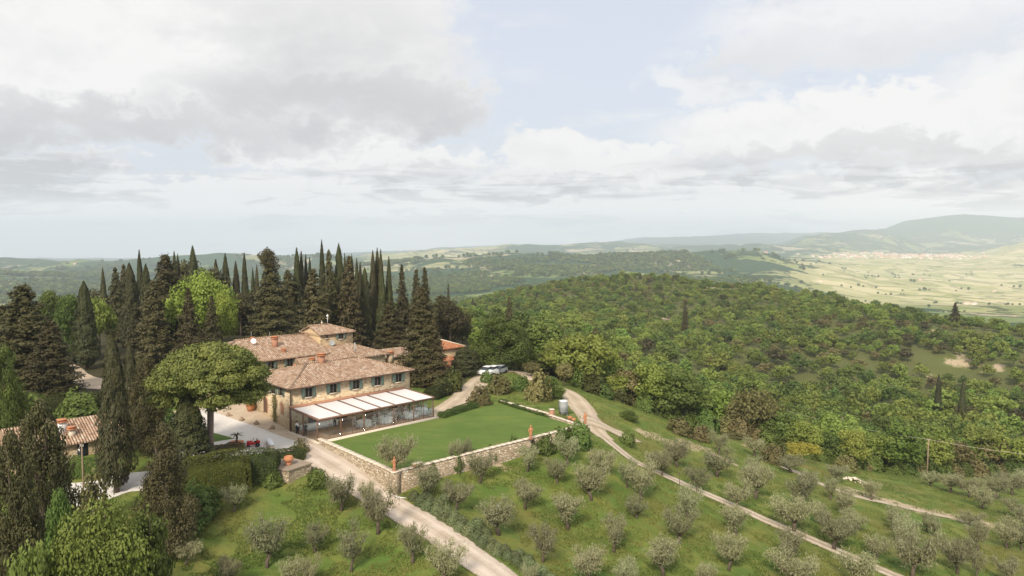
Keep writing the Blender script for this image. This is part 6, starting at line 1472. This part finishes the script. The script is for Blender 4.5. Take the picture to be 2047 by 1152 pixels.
brownz = .75 * np.exp(-(((ppx - 1760) / 190) ** 2 + ((ppy - 700) / 50) ** 2)) + .8 * np.exp(-(((ppx - 1080) / 110) ** 2 + ((ppy - 585) / 20) ** 2)) + .7 * np.exp(-(((ppx - 1290) / 70) ** 2 + ((ppy - 585) / 15) ** 2)) + .9 * (ppx < 900)
kinds = np.where(rn < .5, 0, np.where(rn < .74, 1, np.where(rn < .9, 2, 3)))   # broad deep bright scrub
kinds = np.where(rs.rand(len(fx)) < (.02 + .5 * brownz + .15 * (nz1 > .3)), np.where(rs.rand(len(fx)) < .6, 3, 4), kinds)
kinds = np.where(rs.rand(len(fx)) < .012, 5, kinds)
KN = ['broad', 'deep', 'fresh', 'scrub', 'brownround', 'conifer']
hgt = np.array([7.6, 7.8, 7.4, 5.2, 6.4, 8.5])[kinds] * (.62 + .78 * rs.rand(len(fx)) ** 1.4) * (1 - .25 * sst(300, 600, r2)) * (1 - .35 * np.clip(nz2, 0, 1)); wid = hgt * rs.uniform(.85, 1.15, len(fx)) * np.where(kinds == 5, .45, 1) * np.where(kinds == 3, 1.15, 1)
edgeg = (ppx > 930) & (r2 < 215); hgt = hgt * np.where(edgeg, 1.18, 1); wid = wid * np.where(edgeg, 1.12, 1)
# the 300 nearest in view stand as trees of their own
vis = (ppx > 940) & (ppx < 2080); order = np.argsort(np.where(vis, r2, 1e9))[:300]; solo = np.zeros(len(fx), bool); solo[order] = True
LBL = {0: ('broadleaf_tree', 'mid green leafy tree in the front of the wood on the right hand slope', 'mid green trees of the wood front'), 1: ('broadleaf_tree', 'deep green leafy tree in the front of the wood on the right hand slope', 'deep green trees of the wood front'),
       2: ('broadleaf_tree', 'light fresh green tree in the front of the wood on the right hand slope', 'bright green trees of the wood front'), 3: ('scrub_tree', 'low olive brown scrub tree in the front of the wood on the right hand slope', 'scrub trees of the wood front'),
       4: ('brown_tree', 'brown round crowned tree in the front of the wood on the right hand slope', 'brown trees of the wood front'), 5: ('conifer_tree', 'narrow dark conifer in the front of the wood on the right hand slope', 'conifers of the wood front')}
for i in order:
    k = kinds[i]; nm, lb, gr = LBL[k]; put(KN[k], nm, (fx[i], fy[i], fz[i] - .2), hgt[i], wid[i], lb, 'tree', gr)
# the rest of the wood: one object, points that carry low detail crowns
src = bpy.data.collections.new('wood_sources')
def lowcrown(seed, mat, nc=13, per=26, leaf=.8, h=8., w=7.6):
    c = broad_crown('wood_crown', h, w, mat, nc, per, leaf, seed); o = bpy.data.objects.new('wood_crown', c); src.objects.link(o); return o
order_src = []
for kd, mat in (('broad', 'broad'), ('deep', 'deep'), ('fresh', 'fresh'), ('scrub', 'scrub'), ('brownround', 'brown')):
    for s in range(3): order_src.append(lowcrown(300 + len(order_src), mat, 16, 34, .62))
for s in range(2):
    c = conifer_crown('wood_crown', 340 + s, 8, 3.6, 'cypress', 14, 8, .5, dens=8); o = bpy.data.objects.new('wood_crown', c); src.objects.link(o); order_src.append(o)
for i, o in enumerate(order_src): o.name = f'wood_crown_{i:02d}'
def scatter_object(name, P, idx, rot, scl, coll, label, cat='trees'):
    me = bpy.data.meshes.new(name); me.vertices.add(len(P)); me.vertices.foreach_set('co', np.asarray(P, np.float32).ravel()); me.update()
    a = me.attributes.new('idx', 'INT', 'POINT'); a.data.foreach_set('value', np.asarray(idx, np.int32))
    a = me.attributes.new('rot', 'FLOAT_VECTOR', 'POINT'); a.data.foreach_set('vector', np.stack([0 * rot, 0 * rot, rot], 1).astype(np.float32).ravel())
    a = me.attributes.new('scl', 'FLOAT_VECTOR', 'POINT'); a.data.foreach_set('vector', np.asarray(scl, np.float32).ravel())
    o = link(name, me, kind='stuff'); o['label'] = label; o['category'] = cat
    ng = bpy.data.node_groups.new(name, 'GeometryNodeTree'); ng.interface.new_socket('Geometry', in_out='INPUT', socket_type='NodeSocketGeometry'); ng.interface.new_socket('Geometry', in_out='OUTPUT', socket_type='NodeSocketGeometry')
    N = ng.nodes; gi = N.new('NodeGroupInput'); go = N.new('NodeGroupOutput'); ip = N.new('GeometryNodeInstanceOnPoints'); ci = N.new('GeometryNodeCollectionInfo'); ci.inputs['Collection'].default_value = coll
    ci.inputs['Separate Children'].default_value = True; ci.inputs['Reset Children'].default_value = True; ip.inputs['Pick Instance'].default_value = True
    def at(nm, ty): n_ = N.new('GeometryNodeInputNamedAttribute'); n_.data_type = ty; n_.inputs[0].default_value = nm; return n_.outputs[0]
    L = ng.links; L.new(gi.outputs[0], ip.inputs['Points']); L.new(ci.outputs[0], ip.inputs['Instance']); L.new(at('idx', 'INT'), ip.inputs['Instance Index']); L.new(at('scl', 'FLOAT_VECTOR'), ip.inputs['Scale'])
    er = N.new('FunctionNodeEulerToRotation'); L.new(at('rot', 'FLOAT_VECTOR'), er.inputs[0]); L.new(er.outputs[0], ip.inputs['Rotation']); L.new(ip.outputs[0], go.inputs[0])
    md = o.modifiers.new('scatter', 'NODES'); md.node_group = ng; return o
rest = ~solo; m_ = rest.sum(); kr = kinds[rest]; idx = np.where(kr < 5, kr * 3 + rs.randint(0, 3, m_), 15 + rs.randint(0, 2, m_))
scl = np.stack([wid[rest] / 7.6, wid[rest] / 7.6, hgt[rest] / 8], 1); scl[kr == 5] = np.stack([wid[rest] / 3.6, wid[rest] / 3.6, hgt[rest] / 8], 1)[kr == 5]
scatter_object('distant_woodland', np.stack([fx, fy, fz - .25], 1)[rest], idx, rs.rand(m_) * 6.28, scl, src, 'dense mixed woodland covering the ridge behind the olive grove')
# undergrowth along the wood edge
for k in range(95):
    px = 1150 + k * 9.8 + rg.uniform(-5, 5); d = np.interp(px, [p for p, _ in FOREST_EDGE], [q for _, q in FOREST_EDGE]) + rg.uniform(-1.5, 5); x = (px - CX) / F * d
    kd = rg.choice(['shrubdeep', 'shrubdeep', 'shrubscrub', 'shrub']); w = rg.uniform(2.4, 4.4)
    nm = {'shrubdeep': 'deep green', 'shrubscrub': 'olive brown', 'shrub': 'dull green'}[kd]; put(kd, 'shrub', (x, d, g1(x, d) - .3), w * rg.uniform(.7, 1.0), w, nm + ' undergrowth shrub along the foot of the wood above the olive grove', 'shrub', nm + ' shrubs along the wood edge')
# ------------------------------------------------------------------ far town and farms
rs.seed(9)
def far_house(name, label, cat, x, y, w, d, h, rz, wallc, roofc, group):
    z = g1(x, y) - 1; m = MB(); m.box(-w / 2, w / 2, -d / 2, d / 2, 0, h); nf = len(m.F); e = .5; rr_ = roof_faces(-w / 2, w / 2, -d / 2, d / 2, h, 22, 'gable', oh=e); m.raw(rr_.V, rr_.F)
    me = mesh_from(name, np.array(m.V), m.F, mats=[wallc, roofc], midx=[0] * nf + [1] * len(rr_.F)); o = link(name, me); o.location = (float(x), float(y), z); o.rotation_euler = (0, 0, rz); tag(o, label, cat, group)
WC = [plain('far_wall_cream', (.78, .68, .52)), plain('far_wall_white', (.82, .78, .72)), plain('far_wall_rose', (.7, .5, .38))]; RC = [plain('far_roof', (.5, .28, .18)), plain('far_roof_pale', (.58, .42, .32))]
for k in range(210):
    px = rs.choice([rs.normal(1810, 55), rs.normal(1700, 45), rs.normal(1890, 35)], p=[.5, .28, .22]); dd = rs.uniform(5000, 6400); x = (px - CX) / F * dd
    big = rs.rand() < .15; w = rs.uniform(12, 22) * (2.4 if big else 1); far_house('town_house', 'pale house of the distant valley town below the blue mountain', 'house', x, dd, w, rs.uniform(10, 14), rs.uniform(8, 14), rs.uniform(-.6, .6), WC[rs.randint(3)], RC[rs.randint(2)], 'houses of the distant valley town')
for px, dd, lb in ((1315, 3150, 'pale farmhouse on the crest of the middle hills'), (1355, 3000, 'pale farmhouse just below the crest of the middle hills'), (1577, 3300, 'hilltop farmhouse on the yellow field spur'), (1530, 3250, 'farmhouse among dark trees on the hill spur left of the town'),
                   (1250, 2900, 'white farmhouse on the shaded middle hills'), (1935, 1800, 'pale farmstead in the fields below the town'), (1950, 1830, 'second farm building of the pale farmstead below the town'), (150, 3900, 'tiny farmhouse on the left hill slope'), (1640, 2500, 'farmhouse on the valley slope right of the wooded ridge'),
                   (1990, 2600, 'farmhouse at the right edge of the pale fields'), (1840, 3000, 'farmhouse in the middle of the pale fields')):
    x = (px - CX) / F * dd; far_house('farm_house', lb, 'house', x, dd, 16, 10, 7, rs.uniform(-.5, .5), WC[rs.randint(3)], RC[rs.randint(2)], None)
# tree clumps and hedgerows on the far land (uncountable)
Nf = 75000; ang = np.radians(rs.uniform(-40, 40, Nf)); rf_ = np.exp(rs.uniform(math.log(1250), math.log(4600), Nf)); X_ = np.sin(ang) * rf_; Y_ = np.cos(ang) * rf_
dn = fbm(X_ / 260, Y_ / 260, 4); px_ = CX + F * X_ / Y_; thr = .12 - .3 * (1 - sst(2000, 2900, rf_)) * (1 - sst(1450, 1600, px_)) + .75 * sst(1460, 1680, px_) + .08 * sst(2900, 3400, rf_); line = np.abs(fbm(X_ / 340 + 60, Y_ / 340 + 10, 3)) < .018
ok = (dn > thr) | (line & (rs.rand(Nf) < .8 - .62 * sst(1480, 1700, px_))); X_, Y_, rf_ = X_[ok], Y_[ok], rf_[ok]; Z_ = gz(X_, Y_); s = rs.uniform(.9, 1.7, len(X_)) * np.clip(rf_ / 2000, 1, 1.8) * (1 - .3 * sst(1480, 1700, CX + F * X_ / Y_))
src2 = bpy.data.collections.new('far_sources')
for i in range(4):
    c = broad_crown('far_crown', 8, 8, ['deep', 'deep', 'broad', 'deep'][i], 8, 14, 1.9, 400 + i); o = bpy.data.objects.new(f'far_crown_{i}', c); src2.objects.link(o)
print('far', len(X_))
scatter_object('far_woods', np.stack([X_, Y_, Z_ - 1], 1), rs.randint(0, 4, len(X_)), rs.rand(len(X_)) * 6.28, np.stack([s, s, s * .9], 1), src2, 'dark woods and hedgerows scattered over the distant hills')
# ------------------------------------------------------------------ rough grass in the grove (uncountable)
rs.seed(21); Ng = 330000; px_ = rs.uniform(250, 2150, Ng); d_ = np.exp(rs.uniform(math.log(52), math.log(150), Ng)); gx_ = (px_ - CX) / F * d_; gy_ = d_; keep = vnoise(gx_ / 1.3, gy_ / 1.3) + .5 * vnoise(gx_ / 5 + 30, gy_ / 5) > .68
keep &= wooded(gx_, gy_) < .5; gx_, gy_ = gx_[keep], gy_[keep]; gzv = gz(gx_, gy_); qx, qy = proj((gx_, gy_, gzv))
lawn_big = np.array([H(-60, 60)[:2], H(-60, 9)[:2], H(-30, 2)[:2], H(-16, -3)[:2], H(-6, -9)[:2], (LAWN[0] + (-1.5, -1.5)), LAWN[1] + (0, -1.2), LAWN[2] + (1.2, -.5), LAWN[3] + (1, 1), H(30, 0)[:2], H(60, 40)[:2], H(30, 60)[:2]])
keep = ~inpoly(gx_, gy_, lawn_big)
for pp, wd in (([(600, 893), (650, 920), (715, 965), (765, 1000), (850, 1048), (930, 1103), (1010, 1162), (1100, 1235)], 2.1), ([(1160, 812), (1185, 850), (1212, 878)], 2.3), ([(1165, 838), (1205, 850), (1240, 868), (1262, 874)], 2.2), ([(1212, 878), (1262, 918), (1310, 942), (1360, 965), (1440, 1000), (1530, 1040), (1620, 1078), (1720, 1122), (1820, 1165), (1950, 1220)], 1.1), ([(1545, 925), (1600, 948), (1650, 972), (1720, 995), (1800, 1013), (1900, 1035)], .9), ([(875, 836), (915, 805), (945, 775), (972, 752), (1000, 742), (1040, 744), (1085, 766), (1130, 782), (1160, 812)], 2.6), ([(120, 992), (185, 985), (260, 965), (330, 960)], 2.7)):
    q = resample([gp(*p)[:2] for p in pp], 4)
    for a, b in zip(q[:-1], q[1:]): keep &= segdist(gx_, gy_, a, b) > wd
gx_, gy_, gzv = gx_[keep], gy_[keep], gzv[keep]; k = len(gx_); print('grass', k)
C = np.stack([gx_, gy_, gzv + .07], 1); N_ = np.stack([rs.randn(k), rs.randn(k) - .5, .9 + 0 * gx_], 1); M['grass'] = foliage('grass_blades', (.075, .12, .02), (.18, .19, .045), None, .3)
tt = .45 + .9 * fbm(gx_ / 7, gy_ / 7, 3) + .25 * (rs.rand(k) - .5)
o = link('grass', crown_mesh('grass', [leafcards(C, N_, .1, .24, tt, up=.6, jit=.5)], M['grass']), kind='stuff'); o['label'] = 'rough green and yellowing grass under the olive trees'; o['category'] = 'grass'
